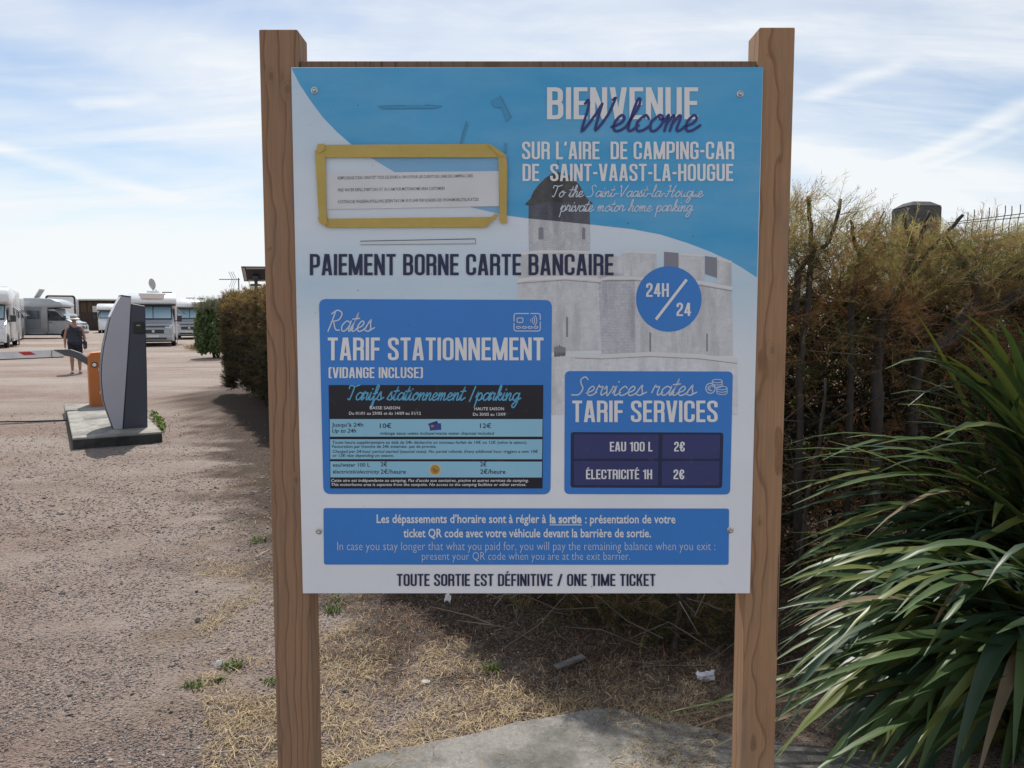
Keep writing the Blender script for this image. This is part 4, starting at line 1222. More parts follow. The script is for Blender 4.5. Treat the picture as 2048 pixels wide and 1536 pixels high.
def leaf_spray(name, P, size, mi, mats, parent=None, D=None):
    """small pointed leaves turned every way, two triangles each"""
    n = len(P)
    D = RNG.normal(size=(n, 3)) if D is None else D
    R = rot_from_dir(D, RNG.random(n) * 6.283) * size[:, None, None]
    t = np.array([[0, 0, 0], [.42, .06, .5], [0, 0, 1.1], [-.42, .06, .5]])
    v = np.einsum('nij,kj->nki', R, t) + P[:, None, :]
    f = (np.arange(n)[:, None, None] * 4 + np.array([[0, 1, 2], [0, 2, 3]])[None]).reshape(-1, 3)
    return fast_mesh(name, v.reshape(-1, 3), f, np.repeat(mi, 2), mats, parent)
def along(poly, s):
    P = np.array(poly, float); seg = np.hypot(*np.diff(P, axis=0).T); cum = np.r_[0, np.cumsum(seg)]
    d = s * cum[-1]; i = np.clip(np.searchsorted(cum, d, 'right') - 1, 0, len(seg) - 1)
    t = (d - cum[i]) / seg[i]
    q = P[i] + (P[i + 1] - P[i]) * t[:, None]
    tan = (P[i + 1] - P[i]) / seg[i][:, None]
    return q, np.stack([tan[:, 1], -tan[:, 0]], 1)                # point and normal to the right of travel

M_tam = [mat('tamarisk_olive', (0.150, 0.145, 0.062), (0.090, 0.095, 0.042), rough=.7, trans=.45, scale=6, spec=.2), mat('tamarisk_yellow_sunlit', (0.46, 0.40, 0.20), (0.34, 0.295, 0.14), rough=.7, trans=.55, scale=6, spec=.2),
         mat('tamarisk_brown', (0.38, 0.22, 0.12), (0.24, 0.14, 0.08), rough=.8, trans=.45, scale=6, spec=.2), mat('tamarisk_shaded', (0.040, 0.036, 0.026), (0.026, 0.025, 0.020), rough=.8, trans=.15, scale=6, spec=.2)]  # yellow partly paints sunlit tips, the darkest paints shade low and inside
M_bark = mat('tamarisk_bark', (0.062, 0.050, 0.042), (0.030, 0.025, 0.022), rough=.9, scale=14, stretch=(3, 3, 1), bmp=.8, bscale=60, bdist=.004)
M_twig = mat('dead_twig', (0.16, 0.13, 0.105), (0.07, 0.055, 0.045), rough=.85, scale=9)
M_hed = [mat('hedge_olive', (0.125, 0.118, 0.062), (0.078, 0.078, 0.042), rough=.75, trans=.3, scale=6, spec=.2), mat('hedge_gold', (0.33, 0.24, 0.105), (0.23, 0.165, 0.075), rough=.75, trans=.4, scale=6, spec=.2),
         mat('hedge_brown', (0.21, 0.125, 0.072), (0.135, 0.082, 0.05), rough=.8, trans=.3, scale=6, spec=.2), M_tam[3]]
TS = [sprig_template(k, n=18, w=.0024, L=.17, bl=.05) for k in range(10)]
TS2 = [sprig_template(k + 20, n=14, w=.008, L=.15, bl=.075, spread=1.0) for k in range(6)]

# ------------------------------------------------------------------ clipped hedge running back from behind the board
hedge = thing('clipped_hedge', 'long clipped hedge with browned top running back along the gravel yard', 'hedge', (0, 0, 0))
HL = HF[::-1][:6]                                 # from its far left end towards the board
def hedge_points(n, poly, th, H, top_bias, face_bias):
    s = RNG.random(n); u = RNG.random(n)
    q, nn = along(poly, s)                        # normal points to the camera's side here
    z = RNG.random(n); t = RNG.random(n)
    top = u < top_bias; face = (u >= top_bias) & (u < top_bias + face_bias)
    z = np.where(top, 1 - .10 * RNG.random(n) ** 2 - .02, z); t = np.where(face, .10 * t, t)
    hh = H * (1 + .09 * (vnoise(s * 40, s * 0, 1.0, 41) - .5) + .04 * (vnoise(s * 160, s * 0 + t * 3, 1.0, 42) - .5))
    bulge = .18 * (vnoise(s * 60, z * 3, 1.0, 43) - .5) + .07 * (vnoise(s * 200, z * 9, 1.0, 44) - .5)
    under = .35 * np.clip(.28 - z, 0, 1) / .28     # undercut foot
    off = -t * th + bulge - under * (t < .5)
    P = np.stack([q[:, 0] + nn[:, 0] * off, q[:, 1] + nn[:, 1] * off, .10 + z * (hh - .10)], 1)
    return P, nn, z, t, top, face, s
n = 17000
P, nn, z, t, top, face, s = hedge_points(n, HL, 1.1, 1.83, .30, .52)
# the far end face
e = RNG.random(n) < .12
q0, n0 = along(HL, np.zeros(1)); tn = np.array([-n0[0, 1], n0[0, 0]])
P[e, 0] = q0[0, 0] - n0[0, 0] * t[e] * 1.1 + tn[0] * (RNG.random(e.sum()) - .5) * .25; P[e, 1] = q0[0, 1] - n0[0, 1] * t[e] * 1.1 + tn[1] * (RNG.random(e.sum()) - .5) * .25
D = np.stack([nn[:, 0] * .7, nn[:, 1] * .7, np.full(n, .45)], 1) * np.where(top, .35, 1)[:, None] + RNG.normal(size=(n, 3)) * .35
D[top, 2] += .9
u = RNG.random(n); blot = vnoise(s * 90, z * 6, 1.0, 46)
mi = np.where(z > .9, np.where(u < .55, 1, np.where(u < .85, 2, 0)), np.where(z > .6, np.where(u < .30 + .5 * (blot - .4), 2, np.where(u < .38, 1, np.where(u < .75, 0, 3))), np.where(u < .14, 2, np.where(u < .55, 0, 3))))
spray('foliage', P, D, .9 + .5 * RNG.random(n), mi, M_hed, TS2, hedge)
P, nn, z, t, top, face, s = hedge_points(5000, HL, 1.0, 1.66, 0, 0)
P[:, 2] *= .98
leaf_spray('inner_light_block', P, .10 + .08 * RNG.random(5000), np.full(5000, 3), M_tam, hedge)  # dark leaves added inside the hedge to stop light passing through
rr = random.Random(5)
tb = MB()
for k in range(26):
    q, nn1 = along(HL, np.array([k / 26 + .01]))
    x, y = q[0] - nn1[0] * (.35 + .2 * rr.random())
    tb.tube([(x, y, -.05), (x + rr.uniform(-.1, .1), y + rr.uniform(-.1, .1), .5), (x + rr.uniform(-.3, .3), y + rr.uniform(-.2, .2), 1.3)], [.045, .035, .015], 6)
tb.build('stem', M_bark, hedge)

# ------------------------------------------------------------------ tamarisk shrubs to the right, trunks showing
def limb(pts, Y, r0, r1, wob=.016, seed=0, ground=False):
    r = random.Random(seed)
    P = []
    for k, p in enumerate(pts):
        yy = Y + (.19 if Y < 4.5 and Y > 3.85 else 0) + r.uniform(-.05, .05) + (p[2] if len(p) > 2 else 0)
        v = AT(p[0], p[1], yy); P.append(v)
    if ground: P.insert(0, Vector((P[0].x + .03, P[0].y + .02, -.05)))
    pts = catmull3(P, 4)
    n = len(pts)
    return MB().tube([p + Vector((r.uniform(-1, 1), r.uniform(-1, 1), r.uniform(-1, 1))) * wob * .5 for p in pts], [.80 * (r0 + (r1 - r0) * k / (n - 1)) * r.uniform(.9, 1.12) for k in range(n)], 8)
def catmull3(p, n):
    p = [Vector(q) for q in p]
    if len(p) < 3: return p
    e = [p[0] * 2 - p[1]] + p + [p[-1] * 2 - p[-2]]
    out = []
    for i in range(1, len(e) - 2):
        a, b, c, d = e[i - 1:i + 3]
        for k in range(n):
            t = k / n
            out.append(0.5 * (2 * b + (c - a) * t + (2 * a - 5 * b + 4 * c - d) * t * t + (3 * b - a - 3 * c + d) * t ** 3))
    return out + [p[-1]]
SHR = [('tamarisk_shrub', 'low bare based tamarisk shrub standing behind the lower right of the board', -.30, 1.12),
       ('tamarisk_shrub', 'tamarisk shrub with two thin upright cut stems right beside the right post', 1.12, 1.98),
       ('tamarisk_shrub', 'tamarisk shrub with a thick forked trunk in front of the concrete pillar', 1.98, 2.72),
       ('tamarisk_shrub', 'tamarisk shrub with long bent limbs leaning behind the strap leaved plant', 2.72, 4.8)]
GS = 'tamarisk shrubs grown together into a hedge'
shrubs = [thing(a, b, 'shrub', ((x0 + x1) / 2, 4.5, 0), 0, GS) for a, b, x0, x1 in SHR]
bpy.context.view_layer.update()
def own(o, root):
    o.parent = root; o.matrix_parent_inverse = Matrix.Translation(root.location).inverted(); return o
def put(k, mb, name, m=M_bark): return own(mb.build(name, m, smooth='all'), shrubs[k])
put(2, limb([(1752, 790), (1756, 722), (1763, 645), (1788, 596), (1808, 556), (1825, 504)], 4.0, .040, .024, seed=1, ground=True), 'trunk')
put(2, limb([(1824, 508), (1818, 470), (1809, 427)], 4.0, .020, .011, seed=2), 'branch')
put(2, limb([(1825, 506), (1844, 470), (1860, 424)], 4.02, .020, .010, seed=3), 'branch')
put(2, limb([(1806, 560), (1850, 512), (1890, 474), (1926, 430)], 4.0, .019, .011, seed=4), 'branch')
put(3, limb([(1830, 760), (1875, 692), (1922, 633), (1948, 593), (1935, 540), (1910, 500), (1886, 468)], 4.15, .038, .022, seed=5, ground=True), 'trunk')
put(3, limb([(1950, 596), (1990, 560), (2050, 512)], 4.2, .02, .010, seed=6), 'branch')
put(3, limb([(1803, 727), (1890, 690), (1962, 625), (2060, 574)], 4.25, .034, .022, seed=7), 'branch')
put(3, limb([(1962, 640), (2030, 600), (2110, 590)], 4.4, .03, .02, seed=8), 'branch')
put(1, limb([(1600, 760), (1607, 683), (1622, 534), (1624, 472), (1617, 391)], 3.92, .026, .012, seed=9, ground=True), 'trunk')
put(1, limb([(1588, 640), (1597, 546), (1632, 500), (1660, 478), (1684, 396)], 3.9, .024, .010, seed=10), 'branch')
put(1, limb([(1700, 720), (1709, 571), (1719, 519), (1709, 477), (1701, 438)], 3.97, .026, .010, seed=11, ground=True), 'trunk')
put(1, limb([(1719, 520), (1745, 470), (1772, 425)], 4.0, .012, .006, seed=12), 'branch')
put(1, limb([(1725, 560), (1748, 620), (1765, 660)], 4.05, .018, .014, seed=13), 'branch')
put(0, limb([(1347, 1338), (1352, 1270), (1362, 1190), (1370, 1080)], 3.35, .022, .014, seed=14, ground=True), 'trunk')
put(0, limb([(1375, 1330), (1378, 1260), (1372, 1200), (1352, 1120)], 3.45, .010, .006, seed=15, ground=True), 'branch')
put(0, limb([(1250, 1275), (1280, 1220), (1330, 1175)], 3.6, .007, .004, seed=16), 'branch')
put(0, limb([(1190, 1215), (1240, 1190), (1320, 1160)], 3.9, .016, .010, seed=17, ground=True), 'branch')
put(0, limb([(1600, 1130), (1615, 1000), (1640, 880), (1652, 760)], 3.7, .014, .008, seed=18, ground=True), 'branch')
put(0, limb([(1520, 1250), (1400, 1150), (1320, 1000)], 4.1, .03, .02, seed=19, ground=True), 'trunk')
put(0, limb([(1040, 1190), (1040, 1100), (1000, 950)], 4.6, .03, .02, seed=20, ground=True), 'trunk')
# ragged thin twigs
rr = random.Random(9)
for k, (_, _, x0, x1) in enumerate(SHR):
    tb = MB()
    for j in range(120):
        x = rr.uniform(x0 - .1, min(x1, 3.9) + .1)
        fy = float(np.interp(x, [.13, .9, 2.0, 3.6, 5.5], [4.1, 3.95, 4.05, 4.75, 5.6])) if x > .13 else 4.1 - (x - .13) * 1.0
        y = fy + rr.uniform(0, .9); z = rr.uniform(.1, 1.75)
        a = rr.uniform(0, 6.28); l = rr.uniform(.15, .65); dz = rr.uniform(-.1, .9) * l
        p1 = (x + math.cos(a) * l * .5 + rr.uniform(-.03, .03), y + math.sin(a) * l * .3, z + dz * .5 + rr.uniform(-.03, .03))
        p2 = (x + math.cos(a) * l, y + math.sin(a) * l * .6, z + dz)
        r_ = rr.uniform(.0015, .0048)
        tb.tube([(x, y, z), p1, p2], [r_, r_ * .8, r_ * .4], 3, cap=False)
    o = put(k, tb, 'twigs', M_twig); o['kind'] = 'stuff'
# their feathery foliage
def foot(x):
    return np.where(x > .13, np.interp(x, [.13, .9, 2.0, 3.6, 5.5], [4.1, 3.95, 4.05, 4.75, 5.6]), 4.1 - (x - .13) * 1.05)
n = 29000
x = -.35 + 5.0 * RNG.random(n); u = RNG.random(n)
t = RNG.random(n) ** 1.3 * 1.05
H = 1.90 + .14 * (vnoise(x, t, .22, 51) - .5) + .20 * (vnoise(x, t * 0, .38, 52) - .5) + .13 * np.exp(-((x - 1.72) / .30) ** 2) + .10 * np.exp(-((x - 2.62) / .22) ** 2) + .27 * np.clip((1.15 - x) / .3, 0, 1)  # last term raises foliage hidden behind the board to lengthen its shadow
z = np.where(u < .48, H - .40 * RNG.random(n) ** 1.5, np.where(u < .80, H * (.58 + .32 * RNG.random(n)), .15 + 1.1 * RNG.random(n)))
clump = vnoise(x, z, .17, 53) * .6 + vnoise(x + 7, z + t, .07, 54) * .4
keep = (clump > np.where(z > H - .25, .22, np.where(z > 1.2, .36, .48)))
x, t, z, H, u = (a[keep] for a in (x, t, z, H, u)); n = len(x)
t = np.where((z > .5) & (z < H - .28), .07 + .95 * t, t)
P = np.stack([x, foot(x) + t - .08, z], 1)
dx_, dy_ = vnoise(x, z, .15, 64) - .5, vnoise(x + 3, z + t, .15, 65) - .5
D = np.stack([dx_ * 3.2 + RNG.normal(size=n) * .45, -.25 + dy_ * 2.2 + RNG.normal(size=n) * .45, np.where(z > H - .4, .62, .12) + RNG.normal(size=n) * .45], 1)
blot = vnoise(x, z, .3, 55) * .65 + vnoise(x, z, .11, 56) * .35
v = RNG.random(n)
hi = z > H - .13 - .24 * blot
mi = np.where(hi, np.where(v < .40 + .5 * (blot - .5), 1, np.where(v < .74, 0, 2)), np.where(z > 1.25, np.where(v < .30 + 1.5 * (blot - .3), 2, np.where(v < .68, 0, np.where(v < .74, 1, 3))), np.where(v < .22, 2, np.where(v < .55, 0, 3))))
sc_ = .6 + .55 * RNG.random(n) + .35 * (RNG.random(n) > .93)
for k, (_, _, x0, x1) in enumerate(SHR):
    q = (x >= x0) & (x < x1)
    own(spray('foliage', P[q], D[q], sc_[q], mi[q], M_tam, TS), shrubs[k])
# low tangle under the board
n = 3000
x = .0 + 1.15 * RNG.random(n); t = RNG.random(n); y = 3.25 + .95 * t + .35 * (1 - x); z = (.05 + .60 * RNG.random(n) ** 1.3) * (.35 + .65 * t) * (.5 + x * .6)
q = vnoise(x, z + t, .14, 67) * .6 + vnoise(x, t, .2, 68) * .4 > .46
x, y, z = x[q], y[q], z[q]; n = len(x)
own(spray('low_foliage', np.stack([x, y, z], 1), np.stack([RNG.normal(size=n), -.3 + RNG.normal(size=n), .3 + RNG.normal(size=n) * .5], 1), .6 + .6 * RNG.random(n), RNG.choice(4, n, p=[.42, .08, .22, .28]), M_tam, TS), shrubs[0])
tb = MB()
for j in range(90):
    x, y = rr.uniform(-.1, 1.15), rr.uniform(3.15, 4.1); a = rr.uniform(0, 6.28); l = rr.uniform(.12, .5); z = rr.uniform(.01, .25)
    tb.tube([(x, y, z), (x + math.cos(a) * l * .5, y + math.sin(a) * l * .4, z + rr.uniform(.0, .14)), (x + math.cos(a) * l, y + math.sin(a) * l * .7, z + rr.uniform(-.0, .22))], [.0035, .003, .0012], 3, cap=False)
o = put(0, tb, 'low_twigs', M_twig); o['kind'] = 'stuff'
# dark fill added inside the shrubs to block light, shade in its colour
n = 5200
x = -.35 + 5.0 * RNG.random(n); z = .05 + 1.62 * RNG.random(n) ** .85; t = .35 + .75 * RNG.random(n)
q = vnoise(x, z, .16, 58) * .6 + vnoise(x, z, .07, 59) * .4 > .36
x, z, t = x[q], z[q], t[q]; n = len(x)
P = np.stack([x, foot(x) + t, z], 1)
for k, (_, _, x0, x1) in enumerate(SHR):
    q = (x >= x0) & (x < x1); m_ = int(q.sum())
    own(spray('dark_inner_fill', P[q], RNG.normal(size=(m_, 3)), 1.3 + .8 * RNG.random(m_), np.where(RNG.random(m_) < .35, 2, 3), M_tam, TS2), shrubs[k])

# ------------------------------------------------------------------ what stands behind the shrubs: pillar, wire fence, brambles
M_pil = concrete('pillar_concrete', (0.15, 0.145, 0.14), (0.085, 0.082, 0.08), (0.035, 0.033, 0.03))
c = AT(1833, 410, 5.9)
zt_ = AT(1833, 405, 5.9).z
w_ = (AT(1866, 420, 5.9).x - AT(1800, 420, 5.9).x) / 2
pil = MB()
pil.box((-w_, -w_, -.1), (w_, w_, zt_ - .04))
pil.add([(-w_, -w_, zt_ - .04 + .001), (w_, -w_, zt_ - .04 + .001), (w_, w_, zt_ - .04 + .001), (-w_, w_, zt_ - .04 + .001), (-w_ * .55, -w_ * .55, zt_), (w_ * .55, -w_ * .55, zt_), (w_ * .55, w_ * .55, zt_), (-w_ * .55, w_ * .55, zt_)],
        [(4, 5, 6, 7), (0, 1, 5, 4), (1, 2, 6, 5), (2, 3, 7, 6), (3, 0, 4, 7)])
tag(pil.build('concrete_pillar', M_pil, loc=(c.x, 5.9, 0), rot=(0, 0, .08), bevel=.012), 'dark weathered concrete pillar rising behind the tamarisk shrubs', 'pillar')
M_wire = mat('rusty_wire', (0.09, 0.075, 0.065), (0.05, 0.045, 0.04), rough=.7, metal=.5)
fence = thing('wire_fence', 'wire fence with prickly upright ends behind the shrubs', 'fence', (3.4, 6.0, 0))
def fz(px, py): return AT(px, py, 6.0)
for (a, b) in (((1935, 441), (2048, 427)), ((1935, 445), (2048, 434)), ((1935, 520), (2048, 512))):
    p, q = fz(*a), fz(*b); d = (q - p)
    own(MB().tube([p - d * .35, p, q, q + d * 3], .0035, 5).build('wire', M_wire), fence)
for k, (px, y0) in enumerate(((1936, 424), (1949, 419), (1964, 419), (1979, 415), (1994, 416), (2011, 411), (2024, 412), (2041, 409), (2060, 412), (2080, 410), (2100, 408))):
    p = fz(px, y0)
    own(MB().tube([(p.x - .035, p.y, 1.7), (p.x - .012, p.y, p.z - .12), (p.x + .004, p.y + .003, p.z - .05), (p.x, p.y, p.z)], .0035, 5).build('upright_wire', M_wire), fence)
for px in (1700, 2300):
    p = fz(px, 700)
    own(MB().box((p.x - .03, 5.97, -.1), (p.x + .03, 6.03, 1.9)).build('fence_post', M_pil), fence)
M_br = [mat('bramble_green', (0.085, 0.17, 0.03), (0.05, 0.11, 0.022), rough=.5, trans=.5, scale=4), mat('bramble_light', (0.16, 0.24, 0.05), (0.10, 0.17, 0.035), rough=.5, trans=.5, scale=4)]
n = 6500
x = -.5 + 7.5 * RNG.random(n); y = 5.9 + 1.6 * RNG.random(n) + np.clip(-x, 0, 3) * 1.2
z = 1.45 * RNG.random(n) ** 1.2 * (.55 + .6 * vnoise(x, y, .8, 61))
q = vnoise(x, z, .25, 62) > .30
P = np.stack([x, y, z], 1)[q]; n = len(P)
brm = leaf_spray('bramble_undergrowth', P, .05 + .05 * RNG.random(n), RNG.choice(2, n, p=[.6, .4]), M_br)
tag(brm, kind='stuff')

# ------------------------------------------------------------------ strap-leaved flax plants
def leaf_mat(name, c1, c2, tip, rough=.40):
    m, t, b, o = nodes(name)
    pos = t.nodes.new('ShaderNodeTexCoord').outputs['Object']
    a = nd(t, 'ShaderNodeAttribute', attribute_name='span').outputs['Color']
    sp = t.nodes.new('ShaderNodeSeparateColor'); t.links.new(a, sp.inputs[0])
    n = noise(t, 3, 4, .6, vec=pos)
    c = ramp(t, n, [(.35, c1), (.65, c2)])
    st = noise(t, 1.0, 3, .5, vec=a, stretch=(2, 60, 1))
    c = mixc(t, ramp(t, st, [(.4, (0,) * 3), (.7, (.4,) * 3)]), c, tuple(x * 1.7 for x in c2))
    e = ramp(t, sp.outputs[1], [(.0, (1,) * 3), (.07, (0,) * 3), (.93, (0,) * 3), (1, (1,) * 3)])
    c = mixc(t, mth(t, 'MULTIPLY', e, .28), c, (0.15, 0.10, 0.035))
    f = ramp(t, mth(t, 'ADD', sp.outputs[0], mth(t, 'MULTIPLY', n, .16)), [(1.0, (0,) * 3), (1.10, (1,) * 3)])
    c = mixc(t, f, c, tip)
    sp2 = noise(t, 12, 5, .7, vec=pos)
    c = mixc(t, ramp(t, sp2, [(.63, (0,) * 3), (.72, (.5,) * 3)]), c, (0.13, 0.125, 0.042))
    t.links.new(c, b.inputs['Base Color']); b.inputs['Roughness'].default_value = rough; b.inputs['Specular IOR Level'].default_value = .28
    tr = t.nodes.new('ShaderNodeBsdfTranslucent'); t.links.new(mixc(t, 1, c, (1, 1, .55), 'MULTIPLY'), tr.inputs[0])
    mx = nd(t, 'ShaderNodeMixShader', _Fac=.15); t.links.new(b.outputs[0], mx.inputs[1]); t.links.new(tr.outputs[0], mx.inputs[2]); t.links.new(mx.outputs[0], o.inputs[0])
    return m
M_fl = [leaf_mat('flax_green', (0.072, 0.115, 0.036), (0.046, 0.082, 0.030), (0.13, 0.095, 0.04)), leaf_mat('flax_bluish', (0.042, 0.078, 0.042), (0.028, 0.055, 0.033), (0.19, 0.12, 0.06)),
        leaf_mat('flax_olive', (0.14, 0.16, 0.042), (0.092, 0.118, 0.034), (0.22, 0.14, 0.05)), leaf_mat('flax_dead', (0.20, 0.155, 0.095), (0.12, 0.088, 0.055), (0.22, 0.17, 0.11), .7)]
def flax_leaf(root, b, tp, up, w, m, twist=0.0, out=None, segs=13, fold=.2):
    b, tp = Vector(b), Vector(tp)
    c1 = b + (tp - b) * .14 + Vector((0, 0, up * 1.05)); c2 = b + (tp - b) * .60 + Vector((0, 0, up * .95))
    if out: c1 += Vector(out); c2 += Vector(out)
    pts = []
    w = w * .98
    for k in range(segs + 1):
        t = k / segs
        pts.append(b * (1 - t) ** 3 + c1 * 3 * t * (1 - t) ** 2 + c2 * 3 * t * t * (1 - t) + tp * t ** 3)
    vs, sp = [], []
    for k, p in enumerate(pts):
        t = k / segs
        tan = (pts[min(k + 1, segs)] - pts[max(k - 1, 0)]).normalized()
        side = tan.cross(Vector((0, 0, 1)))
        side = side.normalized() if side.length > .05 else Vector((1, 0, 0))
        nrm = side.cross(tan).normalized()
        a = twist * t * t
        side, nrm = side * math.cos(a) + nrm * math.sin(a), nrm * math.cos(a) - side * math.sin(a)
        ww = w * (.42 + .58 * min(1, t / .35)) * (1 if t < .55 else max(.04, 1 - ((t - .55) / .45) ** 1.7))
        for j, (f, h) in enumerate(((-1, fold), (-.5, fold * .42), (0, 0), (.5, fold * .42), (1, fold))):
            vs.append(p + side * f * ww / 2 + nrm * h * ww * .6); sp.append((t, j / 4, 0, 1))
    fs = [(k * 5 + j, k * 5 + j + 1, k * 5 + j + 6, k * 5 + j + 5) for k in range(segs) for j in range(4)]
    w = w
    me = bpy.data.meshes.new('leaf'); me.from_pydata([tuple(v - root.location) for v in vs], [], fs)
    at = me.color_attributes.new('span', 'FLOAT_COLOR', 'POINT'); at.data.foreach_set('color', np.array(sp, np.float32).ravel())
    me.polygons.foreach_set('use_smooth', [True] * len(fs)); me.materials.append(m)
    o = bpy.data.objects.new('leaf', me); COL.objects.link(o); o.parent = root
    return o
FA, FB = Vector((2.55, 3.35, 0)), Vector((1.95, 2.55, 0))
flaxA = thing('flax_plant', 'big clump of long strap leaves arching in front of the forked tamarisk trunk', 'plant', FA)
flaxB = thing('flax_plant', 'lower strap leaved clump drooping over the concrete beside the right post', 'plant', FB)
rr = random.Random(21)
def mpick():
    u = rr.random(); return M_fl[0 if u < .40 else 1 if u < .74 else 2 if u < .975 else 3]
def bs(c, r): a, s = rr.uniform(0, 6.28), rr.random() ** .5 * r; return c + Vector((s * math.cos(a), s * math.sin(a), 0))
# leaves that can be followed in the photograph: (tip px, tip depth, rise, width, material)
for (tx, ty, Y, up, w, k, tw) in [(1905, 616, 2.95, .55, .05, 2, .3), (1916, 668, 3.0, .5, .055, 2, 0), (1828, 702, 3.0, .6, .045, 2, .2), (1826, 714, 2.9, .5, .05, 0, .4), (1770, 738, 3.2, .75, .055, 0, .2), (1868, 770, 3.1, .5, .04, 3, .3),
    (1780, 788, 3.15, .6, .05, 1, .2), (1894, 868, 2.75, .6, .05, 2, .8), (1645, 920, 3.1, .65, .055, 0, .2), (1740, 892, 2.9, .55, .05, 0, .3), (1750, 916, 2.95, .45, .055, 0, .4), (1562, 995, 3.0, .6, .06, 2, .2), (1570, 890, 3.2, .6, .055, 0, 0),
    (1585, 1010, 2.8, .6, .06, 0, .2), (1563, 1030, 3.0, .5, .05, 1, .2), (1640, 1068, 2.8, .5, .06, 2, .3), (1730, 1078, 2.6, .6, .03, 3, .1), (1890, 880, 2.9, .65, .055, 1, .1), (1816, 812, 3.1, .8, .06, 1, -.2), (1795, 808, 3.0, .5, .05, 2, .3)]:
    flax_leaf(flaxA, bs(FA, .2), AT(tx, ty, Y), up, w, M_fl[k], tw)
for (tx, ty, Y, up, w, k, tw) in [(1560, 1165, 2.7, .55, .055, 0, .2), (1600, 1165, 2.6, .55, .05, 2, .3), (1740, 1165, 2.45, .6, .06, 0, .3), (1556, 1242, 2.75, .45, .055, 1, .1), (1556, 1290, 2.6, .45, .055, 0, .2), (1550, 1375, 2.55, .6, .05, 2, .3), (1600, 1395, 2.45, .5, .05, 2, .4),
    (1760, 1304, 2.4, .5, .05, 2, .2), (1858, 1265, 2.3, .55, .04, 3, .8), (1545, 1515, 2.35, .55, .06, 2, .2), (1672, 1548, 2.25, .5, .065, 0, .2), (1640, 1400, 2.5, .4, .05, 0, .3), (1830, 1560, 2.15, .55, .07, 0, .1), (1900, 1560, 2.1, .6, .07, 1, .1), (1950, 1575, 2.05, .5, .05, 3, .3),
    (1392, 1422, 2.6, .35, .035, 2, .5), (1285, 1438, 2.62, .22, .03, 2, .2), (1345, 1470, 2.5, .22, .028, 3, .3), (1395, 1510, 2.42, .25, .03, 3, .3), (1290, 1445, 2.65, .18, .02, 3, .2), (1520, 1340, 2.5, .5, .05, 0, .2), (1555, 1330, 2.6, .3, .05, 1, .2)]:
    flax_leaf(flaxB, bs(FB, .18), AT(tx, ty, Y), up, w, M_fl[k], tw)
for k in range(48):
    tx = rr.uniform(1800, 2150); ty = rr.uniform(600, 900)
    flax_leaf(flaxA, bs(FA, .24), AT(tx, ty, rr.uniform(2.8, 3.4)), rr.uniform(.35, .6), rr.uniform(.034, .054), mpick(), rr.uniform(-.4, .6), out=(rr.uniform(-.1, .1), rr.uniform(-.1, .1), 0))
for k in range(85):
    tx = rr.uniform(1575, 2150); ty = rr.uniform(max(700, 1560 - (tx - 1480) * 1.35), 1300)
    flax_leaf(flaxA, bs(FA, .26), AT(tx, ty, rr.uniform(2.75, 3.5)), rr.uniform(.35, .75), rr.uniform(.040, .062), mpick(), rr.uniform(-.5, .6), out=(rr.uniform(-.1, .1), rr.uniform(-.15, .05), 0))
for k in range(115):
    tx = 1552 + 300 * rr.random() ** 1.3; ty = rr.uniform(870, 1400)
    flax_leaf(flaxA, bs(FA, .22), AT(tx, ty, rr.uniform(2.7, 3.25)), rr.uniform(.3, .6), rr.uniform(.034, .056), mpick(), rr.uniform(-.4, .6), out=(rr.uniform(-.1, .1), rr.uniform(-.1, .1), 0))
for k in range(70):
    tx = 1545 + 330 * rr.random() ** 1.3; ty = rr.uniform(1200, 1560)
    flax_leaf(flaxB, bs(FB, .2), AT(tx, ty, rr.uniform(2.2, 2.8)), rr.uniform(.3, .6), rr.uniform(.034, .056), mpick(), rr.uniform(-.4, .6), out=(rr.uniform(-.1, .1), rr.uniform(-.1, .1), 0))
for k in range(150):
    tx = rr.uniform(1545, 2200); ty = 1130 + 560 * rr.random() ** .8
    flax_leaf(flaxB, bs(FB, .24), AT(tx, ty, rr.uniform(2.05, 2.95)), rr.uniform(.25, .6), rr.uniform(.042, .064), mpick(), rr.uniform(-.5, .6), out=(rr.uniform(-.1, .1), rr.uniform(-.05, .1), 0))

# ------------------------------------------------------------------ far green bush, solar lamp post, aerial
bush = thing('green_bush', 'dense green bush with airy grey tips beyond the clipped hedge', 'bush', G(431, 716))
bpy.context.view_layer.update()
c = bush.location; BY = c.y
n = 7000
a = RNG.random(n) * 6.283; ph = np.arccos(1 - 1.75 * RNG.random(n)); r_ = .72 + .28 * RNG.random(n) ** .5
bw, bh = .66, 2.0
lump = 1 + .25 * (vnoise(a * 2 + 9, ph * 2, .5, 71) - .5)
P = np.stack([c.x + bw * np.cos(a) * np.sin(ph) ** .85 * r_ * lump, c.y + .8 * np.sin(a) * np.sin(ph) ** .85 * r_ * lump, .62 * bh * (1 - .35 * (np.cos(ph) < 0)) * np.cos(ph) * r_ * lump + .40 * bh], 1)
M_bu = [mat('bush_green', (0.10, 0.155, 0.05), (0.062, 0.105, 0.035), rough=.55, trans=.3, scale=3), mat('bush_light', (0.17, 0.21, 0.08), (0.11, 0.15, 0.055), rough=.55, trans=.35, scale=3), mat('bush_grey', (0.16, 0.165, 0.12), (0.11, 0.115, 0.085), rough=.8, trans=.3)]
own(leaf_spray('foliage', P, .075 + .05 * RNG.random(n), np.where(RNG.random(n) < .3 + .25 * (P[:, 2] > 1.5), 1, 0), M_bu), bush)
n = 500
P = np.stack([c.x + bw * .8 * RNG.normal(size=n) * .55, c.y + .5 * RNG.normal(size=n), bh * (.82 + .12 * RNG.random(n))], 1)
